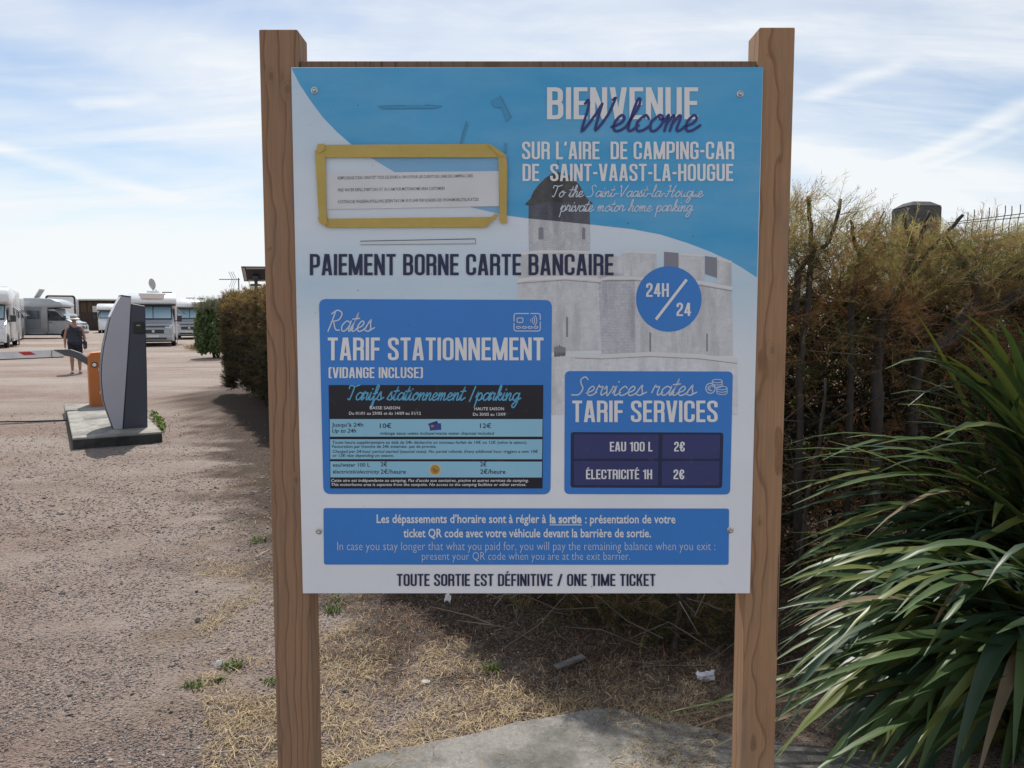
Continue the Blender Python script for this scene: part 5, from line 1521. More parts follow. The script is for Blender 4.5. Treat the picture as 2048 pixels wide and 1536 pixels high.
own(spray('airy_tips', P, np.stack([RNG.normal(size=n) * .3, RNG.normal(size=n) * .3, np.ones(n)], 1), 1.6 + 1.2 * RNG.random(n), np.full(n, 2), M_bu, [sprig_template(90 + k, 12, .004, .16, .06) for k in range(4)]), bush)
tb = MB()
for k in range(7): tb.tube([(c.x + rr.uniform(-.1, .1), c.y + rr.uniform(-.1, .1), -.05), (c.x + rr.uniform(-.3, .3), c.y + rr.uniform(-.3, .3), .9)], [.03, .012], 5)
own(tb.build('stem', M_bark), bush)
tag(thing('dry_tuft', 'dry straw coloured tuft in front of the green bush', 'weed', G(398, 700)))
n = 500; dt = bpy.data.objects['dry_tuft']; bpy.context.view_layer.update()
P = np.stack([dt.location.x + .32 * RNG.normal(size=n) * .7, dt.location.y + .4 * RNG.normal(size=n) * .6, .02 + .05 * RNG.random(n)], 1)
own(spray('dry_blades', P, np.stack([RNG.normal(size=n) * .6, RNG.normal(size=n) * .6, np.ones(n)], 1), 1.0 + 1.0 * RNG.random(n), RNG.choice(3, n), M_sw, [sprig_template(70 + k, 8, .006, .15, .09) for k in range(4)]), dt)

M_black = mat('black_metal', (0.022, 0.022, 0.025), rough=.5)
M_alu = mat('aluminium', (0.55, 0.56, 0.57), rough=.4, metal=.8)
M_pv = mat('solar_back', (0.36, 0.36, 0.35), rough=.5)
M_cellback = mat('solar_cell', (0.02, 0.022, 0.035), rough=.35)
p = AT(513, 600, 21.0)
lamp = thing('solar_lamp_post', 'black post with tilted solar panel rising above the clipped hedge', 'lamp post', (p.x, 21.0, 0))
zb = AT(513, 568, 21).z
MB().tube([(0, 0, -.1), (0, 0, zb + .12)], .045, 10).build('pole', M_black, lamp, smooth=True)
MB().box((-.13, -.11, zb - .055), (.13, .07, zb)).build('lamp_head', M_black, lamp, bevel=.015)
pw = .36
sp_ = MB(); sp_.box((-pw, -.25, -.018), (pw, .25, .018))
o = sp_.build('solar_panel', M_black, lamp, loc=(.02, .0, zb + .27), rot=(rad(-47), 0, rad(8)))
for (x0, x1, y0, y1) in ((-pw + .12, pw - .12, -.23, -.19), (-pw + .12, pw - .12, .19, .23), (-pw + .02, -pw + .09, -.22, .22), (pw - .09, pw - .02, -.22, .22)):
    MB().box((x0, y0, -.026), (x1, y1, -.019)).build('backing_strip', M_pv, o)
MB().box((-.08, -.07, zb + .1), (.08, .05, zb + .22)).build('bracket', M_black, lamp, bevel=.02)
p = AT(479, 620, 30)
aer = thing('television_aerial', 'thin television aerial on a mast above the clipped hedge', 'aerial', (p.x, 30, 0))
zt2 = AT(479, 559, 30).z
MB().tube([(0, 0, -.1), (0, 0, zt2 + .06)], .022, 6).build('mast', M_black, aer)
MB().tube([(-.75, 0, zt2), (.05, 0, zt2)], .014, 5).build('boom', M_black, aer)
for k in range(5): MB().tube([(-.70 + k * .11, -.12, zt2 + .012), (-.70 + k * .11, .12, zt2 + .012)], .008, 4).build('director', M_black, aer)
for s in (-1, 1):
    for k in range(3): MB().tube([(-.06 - k * .08, -.05, zt2), (-.20 - k * .08, -.05, zt2 + s * .30)], .008, 4).build('reflector_rod', M_black, aer)

# ------------------------------------------------------------------ entrance: plinth, payment terminal, barrier
M_pl = concrete('plinth_concrete', (0.41, 0.395, 0.36), (0.29, 0.28, 0.255), (0.16, 0.15, 0.135))
SZT = .13
f0, f1, b0 = G(145, 876, SZT), G(322.5, 862, SZT), G(133.4, 822, SZT)
ux = (f1 - f0); PW_ = ux.length; ang = math.atan2((b0 - f0).y, (b0 - f0).x) - math.pi / 2
PLN = (b0 - f0).length
plinth = thing('concrete_plinth', 'raised concrete plinth under the payment terminal and barrier', 'plinth', (f0.x, f0.y, 0), ang)
M_ps = concrete('plinth_side_shade', (0.085, 0.085, 0.085), (0.05, 0.05, 0.052), (0.03, 0.03, 0.03))  # shade on the plinth's side faces put into a dark colour
MB().box((.002, .002, -.1), (PW_ - .002, PLN - .002, SZT - .025)).build('shaded_sides', M_ps, plinth)
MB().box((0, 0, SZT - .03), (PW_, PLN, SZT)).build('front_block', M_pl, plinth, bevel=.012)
MB().box((-.02, PLN + .012, -.1), (PW_, PLN + .95, SZT + .004)).build('rear_block', M_pl, plinth, bevel=.015)
M_gr = mat('grate_grey', (0.20, 0.185, 0.17), (0.13, 0.12, 0.11), rough=.8, scale=30)
def to_pl(px, py, z=SZT):
    v = G(px, py, z) - Vector((f0.x, f0.y, 0)); c, s = math.cos(-ang), math.sin(-ang)
    return (v.x * c - v.y * s, v.x * s + v.y * c)
gq = [to_pl(167, 837), to_pl(220, 833)]
gy_ = (gq[0][1] + gq[1][1]) / 2
MB().box((gq[0][0], gy_ - .13, SZT), (gq[0][0] + .42, gy_ + .16, SZT + .004)).build('cover_plate', M_gr, plinth)
for k in range(9): MB().box((gq[0][0] + .09 + k * .034, gy_ - .10, SZT + .004), (gq[0][0] + .103 + k * .034, gy_ + .13, SZT + .008)).build('cover_rib', M_gr, plinth)

M_shell = mat('terminal_grey', (0.43, 0.43, 0.49), (0.41, 0.41, 0.47), rough=.38, scale=2)
M_shell2 = mat('terminal_sunlit', (0.70, 0.70, 0.72), rough=.38, scale=2)
M_slate = mat('terminal_slate', (0.058, 0.066, 0.092), (0.05, 0.058, 0.082), rough=.45, scale=2)
M_blk = mat('black_plastic', (0.015, 0.015, 0.017), rough=.3)
kb = G(245, 858, SZT)
kio = thing('payment_terminal', 'grey curved payment terminal with slate side on the concrete plinth', 'payment terminal', (kb.x, kb.y, SZT), ang)
KD = kb.y
def KP(px, py):                                 # photograph -> terminal side profile
    n_ = Vector((-math.sin(ang), math.cos(ang), 0)); r = ray(px, py); o_ = Vector((0, 0, CAMH))
    t = (Vector((kb.x, kb.y, SZT)) - o_).dot(n_) / r.dot(n_)
    v = o_ + r * t - Vector((kb.x, kb.y, SZT))
    return (v.x * math.cos(ang) + v.y * math.sin(ang), max(0, v.z))
side = [(245, 858), (258, 671), (261.5, 608), (262.5, 595), (244, 592), (232, 612), (221.8, 634), (216, 660), (209.5, 690), (205.5, 718), (204, 745), (204.3, 765), (208, 800), (213, 818), (219, 834), (228, 860)]
pr_ = [KP(*q) for q in side]; pr_[-1] = (pr_[-1][0], 0.0); pr_[0] = (pr_[0][0], 0.0)
MB().prism(pr_, -.012, .40, 'y').build('shell', M_shell, kio, bevel=.006)
dk = [KP(*q) for q in [(246.5, 858), (295.5, 857), (294, 740), (290.5, 612), (262.5, 607)]]
dk[0] = (dk[0][0], 0.0); dk[1] = (dk[1][0], 0.0)
MB().prism(dk, .004, .385, 'y').build('body', M_slate, kio, bevel=.008)
# the front skin follows the curve and stands a little proud
cur = pr_[4:]
fr = MB()
def offs(pts, d):
    o = []
    for i in range(len(pts)):
        a, b = Vector(pts[max(i - 1, 0)]), Vector(pts[min(i + 1, len(pts) - 1)])
        t = (b - a).normalized(); o.append((pts[i][0] + t.y * d, pts[i][1] - t.x * d))
    return o
c2 = offs(cur, .010); c1 = offs(cur, .003)
if c2[3][0] > cur[3][0]: c2 = offs(cur, -.010); c1 = offs(cur, -.003)
MB().prism(c2[2:] + c1[2:][::-1], .012, .375, 'y').build('front_skin', M_slate, kio)
MB().prism(c2[:3] + c1[:3][::-1], -.005, .392, 'y').build('sunlit_front_edge', M_shell2, kio)  # upper front edge: sunlight on it put into the paler colour
MB().prism([(pr_[4][0] - .012, pr_[4][1] + .002), (pr_[3][0], pr_[3][1] + .004), (pr_[3][0], pr_[3][1] + .014), (pr_[4][0] - .012, pr_[4][1] + .014)][::-1], -.02, .41, 'y').build('cap', M_slate, kio)
r0, r1 = KP(267, 667), KP(288, 644)
MB().box((r0[0], -.012, r0[1]), (r1[0], .0035, r1[1])).build('side_box', M_blk, kio, bevel=.006)
r2, r3 = KP(272.5, 652), KP(280, 649.5)
MB().box((r2[0], -.016, r2[1]), (r3[0], -.0125, r3[1])).build('side_mark', M_pv, kio)

M_or = mat('barrier_orange', (0.53, 0.165, 0.035), (0.47, 0.14, 0.032), rough=.45, scale=2)
M_wh = mat('boom_white', (0.78, 0.78, 0.78), rough=.4); M_rd = mat('reflector_red', (0.55, 0.03, 0.035), rough=.35); M_rub = mat('rubber_grey', (0.10, 0.10, 0.11), rough=.7)
M_arm = mat('arm_slate', (0.085, 0.092, 0.105), rough=.45)
cb = G(180, 814, SZT)
bar = thing('entrance_barrier', 'orange barrier cabinet with lowered white and red boom', 'barrier', (cb.x, cb.y, 0), ang)
zt3 = AT(200, 705, cb.y + .1).z; zt4 = AT(178, 713, cb.y).z
cw = .37
MB().prism([(0, SZT + .002), (cw, SZT + .002), (cw, zt3 + .02), (.05, zt3), (0, zt4)], 0, .36, 'y').build('cabinet', M_or, bar, bevel=.012)
kz = AT(191, 730, cb.y).z
o = MB().lathe([(.042, 0), (.042, .012), (.032, .012), (.032, .006)], 22).build('lock_ring', M_blk, bar, smooth=True); o.location = (.085, -.001, kz); o.rotation_euler = (rad(90), 0, 0)
o = MB().lathe([(.031, 0), (.028, .012), (.0, .015)], 20).build('lock_face', M_wh, bar, smooth=True); o.location = (.085, -.004, kz); o.rotation_euler = (rad(90), 0, 0)
for py in (740, 786):
    zz_ = AT(198, py, cb.y).z
    MB().box((.135, -.016, zz_ - .025), (.175, -.001, zz_ + .025)).build('hinge', M_alu, bar, bevel=.004)
M_inv = Matrix.Rotation(-ang, 4, 'Z')
def bl(px, py, Y): return M_inv @ (AT(px, py, Y) - Vector((cb.x, cb.y, 0)))
def beam(name, tops, bots, th, m, Yfun):
    """a plate following two pixel lines at the barrier's depth"""
    fr_ = [bl(x, y, Yfun(x)) for x, y in tops]; fb = [bl(x, y, Yfun(x)) for x, y in bots]
    n = len(fr_); dn = M_inv.to_3x3() @ Vector((-.25, 1, 0)).normalized() * th
    vs = fr_ + fb + [v + dn for v in fr_] + [v + dn for v in fb]
    fs = []
    for i in range(n - 1):
        fs += [(i, i + 1, n + i + 1, n + i), (2 * n + i, 3 * n + i, 3 * n + i + 1, 2 * n + i + 1), (i, 2 * n + i, 2 * n + i + 1, i + 1), (n + i, n + i + 1, 3 * n + i + 1, 3 * n + i)]
    fs += [(0, n, 3 * n, 2 * n), (n - 1, 3 * n - 1, 4 * n - 1, 2 * n - 1)]
    return MB().add(vs, fs).build(name, m, bar)
YB = lambda x: cb.y + .10 - (178 - x) * .0028
beam('arm', [(106, 699.5), (140, 699), (160, 706), (180, 719)], [(132, 712), (146, 714), (160, 722), (180, 733)], .07, M_arm, lambda x: YB(x) - .012)
beam('boom', [(-420, 713.5), (0, 703.5), (106, 699.4), (128, 708)], [(-420, 729), (0, 718), (106, 713), (128, 712.6)], .05, M_wh, YB)
for x0 in (36, -40, -116, -192):
    sl = lambda x: 703.5 - x * .0387
    beam('red_stripe', [(x0, sl(x0) + 2), (x0 + 24, sl(x0 + 24) + 2)], [(x0 + 12, sl(x0 + 12) + 9), (x0 + 36, sl(x0 + 36) + 8.6)], .003, M_rd, lambda x: YB(x) - .004)
beam('rubber_edge', [(-420, 729.3), (0, 718.3), (126, 713)], [(-420, 732), (0, 720.5), (126, 715.2)], .03, M_rub, lambda x: YB(x) + .01)
beam('boom_band', [(102, 700.5), (104.5, 700.5)], [(101.5, 714), (104, 714)], .055, mat('band_tan', (.45, .36, .22), rough=.6), lambda x: YB(x) - .003)
pts = [G(x, y) for x, y in ((-260, 851), (0, 845), (60, 844), (133, 842))]
cbl = MB().tube([Vector((p.x, p.y, .008)) for p in pts], .012, 6).build('ground_cable', M_blk)
tag(cbl, 'thin dark cable lying across the gravel to the plinth', 'cable')
# weeds along the plinth
wt = thing('plinth_weed', 'fresh green weed growing along the right edge of the plinth', 'weed', G(315, 845))
bpy.context.view_layer.update()
n = 170; tt = RNG.random(n)
A, B = G(300, 832), G(323, 866)
P = np.stack([A.x + (B.x - A.x) * tt + .03 * RNG.normal(size=n) + .03, A.y + (B.y - A.y) * tt + .03 * RNG.normal(size=n), .02 + .11 * RNG.random(n)], 1)
own(leaf_spray('leaves', P, .028 + .022 * RNG.random(n), RNG.choice(2, n), M_br), wt)
tb = MB()
for k in range(14): i = k * 12; tb.tube([(P[i, 0] + .01, P[i, 1], 0), P[i]], .003, 3, cap=False)
own(tb.build('stem', M_weed), wt)

# ------------------------------------------------------------------ wooden building with a board fence at the back
M_roofw = mat('roof_white', (0.68, 0.69, 0.70), rough=.6); M_clad = mat('cladding_brown', (0.145, 0.088, 0.050), (0.105, 0.065, 0.038), rough=.85, scale=.8, stretch=(6, 6, .6))
M_clad2 = mat('cladding_dark', (0.055, 0.038, 0.032), (0.036, 0.026, 0.023), rough=.85, scale=.8, stretch=(6, 6, .6)); M_win = mat('window_bright', (0.75, 0.75, 0.73), rough=.3)
BYD = 88.0
bx0, bx1 = AT(90, 650, BYD).x, AT(300, 650, BYD).x
zr = AT(190, 603, BYD).z; zr2 = AT(190, 598, BYD).z; zf = AT(190, 624.5, BYD).z
bld = thing('wooden_building', 'long low brown clad building with a pale flat roof edge', 'building', ((bx0 + bx1) / 2, BYD, 0))
hw = (bx1 - bx0) / 2
MB().box((-hw, 0, -.2), (hw, 6, zr)).build('wall', M_clad, bld)
MB().box((-hw - .3, -.45, zr), (hw + .3, 6.3, zr + .12)).build('soffit', M_clad2, bld)
MB().box((-hw - .4, -.55, zr + .12), (hw + .4, 6.4, zr2)).build('roof', M_roofw, bld)
for k in range(16):
    x = -hw + (k + .5) * 2 * hw / 16
    MB().box((x - .04, -.03, .1), (x + .04, -.001, zr - .01)).build('batten', M_clad2, bld)
w0, w1 = AT(186, 625, BYD), AT(196.5, 612, BYD)
ox = (bx0 + bx1) / 2
fw = MB().box((w0.x - ox - .12, -.06, w0.z - .1), (w1.x - ox + .12, -.002, w1.z + .1)).build('window', M_clad2, bld)
MB().box((w0.x - ox, -.08, w0.z), (w1.x - ox, -.061, w1.z)).build('pane', M_win, fw)
fc = thing('board_fence', 'dark upright board fence in front of the brown building', 'fence', (ox, BYD - 2.2, 0))
nb = 64; pw_ = 2 * hw / nb
bm_ = None
for k in range(nb):
    h = zf + .05 * math.sin(k * 1.7) * .6
    if bm_ is None:
        bo = MB().box((0, 0, 0), (pw_ * .93, .03, zf)).build('board', M_clad2, fc); bm_ = bo.data
    else:
        bo = bo.copy(); COL.objects.link(bo)
    bo.location = (-hw + k * pw_, .02 * (k % 2), 0)
MB().box((-hw, .06, zf * .78), (hw, .10, zf * .84)).build('fence_rail', M_clad2, fc)

# ------------------------------------------------------------------ motorhomes
M_mw = mat('van_white', (0.80, 0.81, 0.82), rough=.25, spec=.5, coat=.4, scale=1); M_ms = mat('van_silver', (0.40, 0.42, 0.44), rough=.3, metal=.35, coat=.5, scale=1)
M_mg = mat('van_grey_panel', (0.22, 0.235, 0.26), rough=.4, scale=1); M_glass = mat('van_glass', (0.02, 0.025, 0.03), rough=.06, spec=.8); M_blind_sky = mat('blind_sky_reflection', (0.34, 0.50, 0.58), (0.28, 0.43, 0.51), rough=.12, coat=1.0, scale=.8)  # the blind's light blue holds the sky reflected in the screen
M_blindw = mat('windscreen_reflective', (0.66, 0.74, 0.68), (0.45, 0.53, 0.5), rough=.2, coat=1.0, scale=3); M_tyre = mat('tyre', (0.02, 0.02, 0.021), rough=.85); M_rim = mat('alloy', (0.42, 0.43, 0.44), rough=.3, metal=.7)
M_trim = mat('van_trim', (0.03, 0.034, 0.04), rough=.5); M_lens = mat('headlamp_glass', (0.62, 0.65, 0.68), rough=.08, coat=1.0, scale=20); M_plate = mat('plate_white', (0.7, 0.7, 0.68), rough=.4); M_acr = mat('acrylic_window', (0.075, 0.09, 0.105), rough=.1, coat=.6)
M_sky2 = mat('roof_window', (0.33, 0.27, 0.23), rough=.1, coat=.8); M_badge = mat('badge_metal', (0.5, 0.52, 0.56), rough=.25, metal=.9)
def motorhome(label, front, heading, L=7.0, body=M_mw, cab=M_mw, blind=M_blind_sky, H=2.78, luton=False, panel_grey=False, extras=(), full=True):
    """nose at 'front' on the ground, heading = direction it faces; local +x forward"""
    t = thing('motorhome', label, 'motorhome', front, math.atan2(heading[1], heading[0]), 'motorhomes parked in the gravel yard')
    hw = 1.14
    def P(name, mb, m, par=t, bev=0, smooth=False): return mb.build(name, m, par, bevel=bev, smooth=smooth)
    # living box with the rounded overcab nose
    prof = [(-L, .42), (-L + .03, H - .12), (-L + .14, H), (-2.6, H + .02), (-1.75, H - .03), (-1.22, H - .20), (-.98, H - .42), (-1.0, H - .56), (-1.30, H - .63), (-2.02, H - .66), (-2.05, .42)]
    if luton: prof = [(-L, .42), (-L + .03, H - .12), (-L + .14, H), (-1.5, H + .02), (-.75, H - .10), (-.45, H - .40), (-.5, H - .72), (-1.2, H - .82), (-2.02, H - .82), (-2.05, .42)]
    P('body', MB().prism(prof, -hw, hw, 'y'), body, bev=.07, smooth=True)
    # cab: stations along x with half widths so the nose narrows
    st = [(-2.3, 1.02, .34, 2.12), (-1.62, 1.02, .34, 2.10), (-1.20, 1.01, .32, 1.72), (-.80, 1.0, .30, 1.33), (-.45, .98, .28, 1.18), (-.16, .93, .27, 1.06), (-.03, .84, .30, .92), (0.0, .78, .36, .72)]
    vs, fs = [], []
    for (x, w, z0, z1) in st:
        ws = min(w, w - max(0, (z1 - 1.3)) * .16)
        vs += [(x, -w, z0), (x, -w, min(z1, 1.15) * .98), (x, -ws, z1 - .04), (x, -ws + .09, z1), (x, ws - .09, z1), (x, ws, z1 - .04), (x, w, min(z1, 1.15) * .98), (x, w, z0)]
    for i in range(len(st) - 1):
        for k in range(8):
            fs.append((i * 8 + k, i * 8 + (k + 1) % 8, (i + 1) * 8 + (k + 1) % 8, (i + 1) * 8 + k))
    fs.append(tuple(range(8))); fs.append(tuple(range(8 * len(st) - 1, 8 * len(st) - 9, -1)))
    cb_ = P('cab', MB().add(vs, fs), cab, smooth=True)
    P('roof_seam', MB().box((-2.0, -1.10, H - .68), (-1.2, 1.10, H - .63)), M_trim)
    # windscreen
    def wsq(s, x0, x1, u0, u1, d):               # panel laid over the sloping screen
        q = []
        for (x, u) in ((x0, u0), (x0, u1), (x1, u1), (x1, u0)):
            z = np.interp(x, [-1.62, -1.20, -.80], [2.10, 1.72, 1.33]); n_ = Vector((.69, 0, .72))
            v = Vector((x, u, z)) + n_ * d; q.append(v)
        nn_ = Vector((.69, 0, .72)) * .012
        return MB().add([*q, *[v - nn_ for v in q]], [(0, 1, 2, 3), (0, 4, 5, 1), (1, 5, 6, 2), (2, 6, 7, 3), (3, 7, 4, 0)])
    ws = P('windscreen', wsq(0, -1.60, -.83, -.90, .90, .014), M_glass)
    for (u0, u1) in ((-.85, -.02), (.02, .85)):
        P('screen_blind_reflection', wsq(0, -1.55, -.90, u0, u1, .022), blind, ws)
    if full:
        P('bonnet_line', MB().box((-.14, -.76, 1.045), (-.02, .76, 1.06)), M_trim)
        P('grille', MB().box((-.05, -.50, .66), (.022, .50, .86)), M_trim, bev=.02)
        gb = P('lower_grille', MB().box((-.03, -.62, .36), (.026, .62, .46)), M_trim, bev=.015)
        o = P('badge', MB().lathe([(.075, 0), (.07, .012), (.0, .016)], 16), M_badge, smooth=True); o.location = (.023, 0, .77); o.rotation_euler = (0, rad(90), 0)
        P('number_plate', MB().box((.028, -.26, .475), (.04, .26, .585)), M_plate)
        P('bumper', MB().box((-.28, -.90, .30), (.015, .90, .62)), cab, bev=.07, smooth=True)
        for s in (-1, 1):
            vsq = [(-.02, s * .54, .92), (-.07, s * .84, .90), (-.30, s * .975, 1.02), (-.34, s * .97, 1.14), (-.16, s * .80, 1.08), (-.06, s * .56, 1.01)]
            q = [Vector(v) + Vector((.022, s * .012, .008)) for v in vsq] + [Vector(v) - Vector((.06, s * .03, 0)) for v in vsq]
            fsq = [tuple(range(6)), tuple(range(11, 5, -1))] + [(i, (i + 1) % 6, 6 + (i + 1) % 6, 6 + i) for i in range(6)]
            P('headlight', MB().add(q, fsq), M_lens)
    for s in (-1, 1):
        P('cab_window', MB().prism([(-1.98, 1.30), (-1.05, 1.30), (-1.02, 1.40), (-1.52, 1.98), (-1.98, 1.98)], s * 1.0 - .02, s * 1.0 + .026 if s > 0 else s * 1.0 - .026 + .05, 'y'), M_glass) if False else None
        y0, y1 = (s * .995, s * 1.032) if s > 0 else (s * 1.032, s * .995)
        wdw = P('cab_window', MB().prism([(-1.98, 1.24), (-.98, 1.24), (-.95, 1.33), (-1.50, 1.90), (-1.98, 1.93)], y0, y1, 'y'), M_glass)
        P('door_post', MB().box((-1.47, min(y0, y1) - .004, 1.24), (-1.42, max(y0, y1) + .004, 1.80)), M_trim, wdw)
        P('door_line', MB().box((-2.02, y0 + (.002 if s < 0 else 0), .45), (-2.0, y1 - (.002 if s > 0 else 0), 1.95)), M_trim)
        P('door_handle', MB().box((-1.95, s * 1.02 - .02, 1.08), (-1.80, s * 1.02 + .025, 1.13)), M_trim)
        mr = P('mirror', MB().box((-.93, s * 1.25 - .12, 1.26), (-.80, s * 1.25 + .12, 1.60)), M_trim, bev=.03)
        P('mirror_arm', MB().tube([(-.95, s * 1.0, 1.28), (-.88, s * 1.2, 1.33)], .03, 6), M_trim, mr)
        for xw in (-.88, -L + 1.75):
            w_ = P('wheel', MB().lathe([(.20, -.10), (.31, -.105), (.335, -.07), (.335, .07), (.31, .105), (.20, .10)], 24), M_tyre, smooth=True)
            w_.location = (xw, s * .93, .335); w_.rotation_euler = (rad(90), 0, 0)
            r_ = MB().lathe([(.205, -.085), (.205, .085)], 20)
            r_ = P('rim', r_, M_rim, w_, smooth=True)
            for k in range(5):
                a = k * 1.2566
                sp0 = P('spoke', MB().box((-.028, .05, .0855), (.028, .19, .10)), M_rim, w_)
                sp0.rotation_euler = (0, 0, a)
                if s > 0: sp0.rotation_euler = (math.pi, 0, a)
            ar = P('wheel_arch', MB().lathe([(.43, -.02), (.43, .0), (.36, .0)], 20), M_trim); ar.location = (xw, s * (1.0 if xw > -1 else 1.142), .36); ar.rotation_euler = (rad(90) * -s, 0, 0)
        ys = (s * 1.135, s * 1.156) if s > 0 else (s * 1.156, s * 1.135)
        for (xa, xb, za, zb_) in ((-3.3, -2.5, 1.35, 1.95), (-L + .9, -L + 1.9, 1.45, 1.95)):
            P('side_window', MB().box((xa, ys[0], za), (xb, ys[1], zb_)), M_acr, bev=.008)
        if panel_grey:
            P('side_panel', MB().prism([(-L + .15, .75), (-3.0, .62), (-2.45, .7), (-2.35, 2.2), (-L + .15, 2.3)], *((s * 1.132, s * 1.147) if s > 0 else (s * 1.147, s * 1.132)), 'y'), M_mg)
        P('skirt', MB().box((-L + .1, s * 1.10 - .03, .30), (-2.15, s * 1.10 + .03, .44)), body)
    P('underside', MB().box((-L + .3, -.95, .22), (-.35, .95, .40)), M_trim)
    if 'roof_window' in extras:
        nn_ = []
        o = P('roof_window', MB().add([(-1.02, -.48, H - .36), (-1.02, .48, H - .36), (-1.46, .66, H - .085), (-1.46, -.66, H - .085)] , [(0, 1, 2, 3)]), M_sky2)
        o.location = (.03, 0, .03)
        mod = o.modifiers.new('thick', 'SOLIDIFY'); mod.thickness = .02
    if 'dish' in extras:
        d = P('satellite_dish', MB().lathe([(0, 0), (.20, .02), (.34, .075), (.40, .12), (.405, .115), (.34, .06), (.2, .005), (.02, -.015)], 28), M_pv, smooth=True)
        d.location = (-3.4, -.1, H + .5); d.scale = (.74, .74, .74); d.rotation_euler = (0, rad(80), rad(125))
        P('dish_mast', MB().tube([(-3.42, 0, H - .02), (-3.44, 0, H + .25), (-3.40, -.08, H + .48)], .04, 8), M_pv)
        P('dish_arm', MB().tube([(0, 0, .0), (.5, 0, .30)], .018, 6), M_pv, d); P('dish_receiver', MB().box((.46, -.04, .26), (.56, .04, .36)), M_pv, d)
    if 'vent' in extras:
        P('roof_vent', MB().box((-3.2, -.3, H), (-2.6, .3, H + .14)), M_mw, bev=.04); P('roof_vent', MB().box((-5.2, -.35, H), (-4.6, .35, H + .13)), M_mw, bev=.04)
        P('roof_panel', MB().box((-5.0, .45, H + .03), (-2.6, .95, H + .07)), M_glass)
    if 'hatch' in extras:
        for (x, y, s_) in ((-3.0, -.1, .75), (-4.7, .1, .45), (-5.7, 0, .55)):
            h_ = MB().box((0, -s_ / 2 - .1, 0), (s_, s_ / 2 + .1, .05))
            o = P('open_hatch', h_, M_mw, bev=.02); o.location = (x, y, H + .03); o.rotation_euler = (0, rad(-58), 0)
            h2 = P('hatch_pane', MB().box((.08, -s_ / 2, -.012), (s_ - .08, s_ / 2, -.001)), M_pv, o)
    if 'flaps' in extras:
        for s in extras['flaps']:
            for xa in (-3.3, -4.9):
                o = P('open_window', MB().box((0, -.02, -.55), (.8, .02, 0)), M_acr); o.location = (xa, s * 1.17, 1.98); o.rotation_euler = (rad(48) * s, 0, 0)
                MBf = MB().box((-.03, -.03, -.58), (.83, -.021, -.52)).box((-.03, -.03, -.06), (.83, -.021, .0)).box((-.03, -.03, -.52), (.03, -.021, -.06)).box((.77, -.03, -.52), (.83, -.021, -.06))
                P('window_rim', MBf, M_mw, o)
    return t
def GD(px, Y): return Vector((ray(px, 700).x / ray(px, 700).y * Y, Y, 0))
def toward(p, deg):                              # direction from p to the camera, turned by deg (positive shows more of the viewer's right flank)
    a = math.atan2(-p.y, -p.x) + rad(deg); return (math.cos(a), math.sin(a))
p = GD(308, 39.2)
motorhome('silver motorhome with satellite dish on its roof facing the barrier', p, toward(p, -1.2), 6.9, M_mw, M_ms, M_blind_sky, 2.78, extras={'roof_window': 1, 'dish': 1, 'vent': 1, 'flaps': (1, -1)})
p = GD(380, 51.5)
motorhome('pale motorhome half hidden behind the one with the satellite dish', p, toward(p, -3), 6.6, M_mw, M_ms, M_blind_sky, 2.75, extras={'vent': 1, 'flaps': (1,)})
p = GD(-36, 36.5)
motorhome('white motorhome cut by the picture edge with black mirrors', p, toward(p, -6), 7.0, M_mw, M_mw, M_blind_sky, 2.95, luton=True, extras={'flaps': (1,), 'vent': 1})
p = GD(-14, 47)
motorhome('white motorhome just behind the one cut by the picture edge', p, toward(p, -7), 6.6, M_mw, M_mw, M_blind_sky, 2.8, extras={'flaps': (1,)})
p = GD(172, 55.5)
motorhome('long silver motorhome with grey side panel parked broadside', p, (math.cos(rad(11)), math.sin(rad(11))), 7.2, M_ms, M_ms, M_blindw, 2.80, panel_grey=True, extras={'hatch': 1})
p = GD(222, 72)
motorhome('small looking white motorhome between the board fence and the terminal', p, toward(p, -4), 6.5, M_mw, M_mw, M_blind_sky, 2.75, full=False)
p = GD(236, 82)
motorhome('farthest white motorhome peeping out behind the payment terminal', p, toward(p, -4), 6.5, M_mw, M_mw, M_blind_sky, 2.9, full=False)
# motorhome seen from behind, dark rounded frame round its pale rear wall
p = GD(126, 70)
rv = thing('motorhome', 'tall pale motorhome whose end wall has a dark rounded frame', 'motorhome', (p.x, 70, 0), math.atan2(*(toward(p, -3)[::-1])), 'motorhomes parked in the gravel yard')
Hh = AT(126, 591, 70).z
def rr_(w, z0, z1, r, n=6):
    o = []
    for (cx, cz, a0) in ((w - r, z0 + r, -90), (w - r, z1 - r, 0), (-w + r, z1 - r, 90), (-w + r, z0 + r, 180)):
        for k in range(n + 1): a = rad(a0 + 90 * k / n); o.append((cx + r * math.cos(a), cz + r * math.sin(a)))
    return o
MB().prism(rr_(1.16, .35, Hh, .22), -7, -.08, 'x').build('body', M_mw, rv)
MB().prism(rr_(1.18, .35, Hh + .02, .24), -.08, .0, 'x').build('dark_frame', M_trim, rv)
MB().prism(rr_(1.03, .55, Hh - .12, .16), .001, .03, 'x').build('end_wall', M_mw, rv)
MB().box((.03, -.7, .42), (.10, .7, .56)).build('bumper', M_trim, rv)
for s in (-1, 1):
    w_ = MB().lathe([(.2, -.1), (.33, -.08), (.33, .08), (.2, .1)], 18).build('wheel', M_tyre, rv, smooth=True); w_.location = (-1.6, s * .95, .33); w_.rotation_euler = (rad(90), 0, 0)

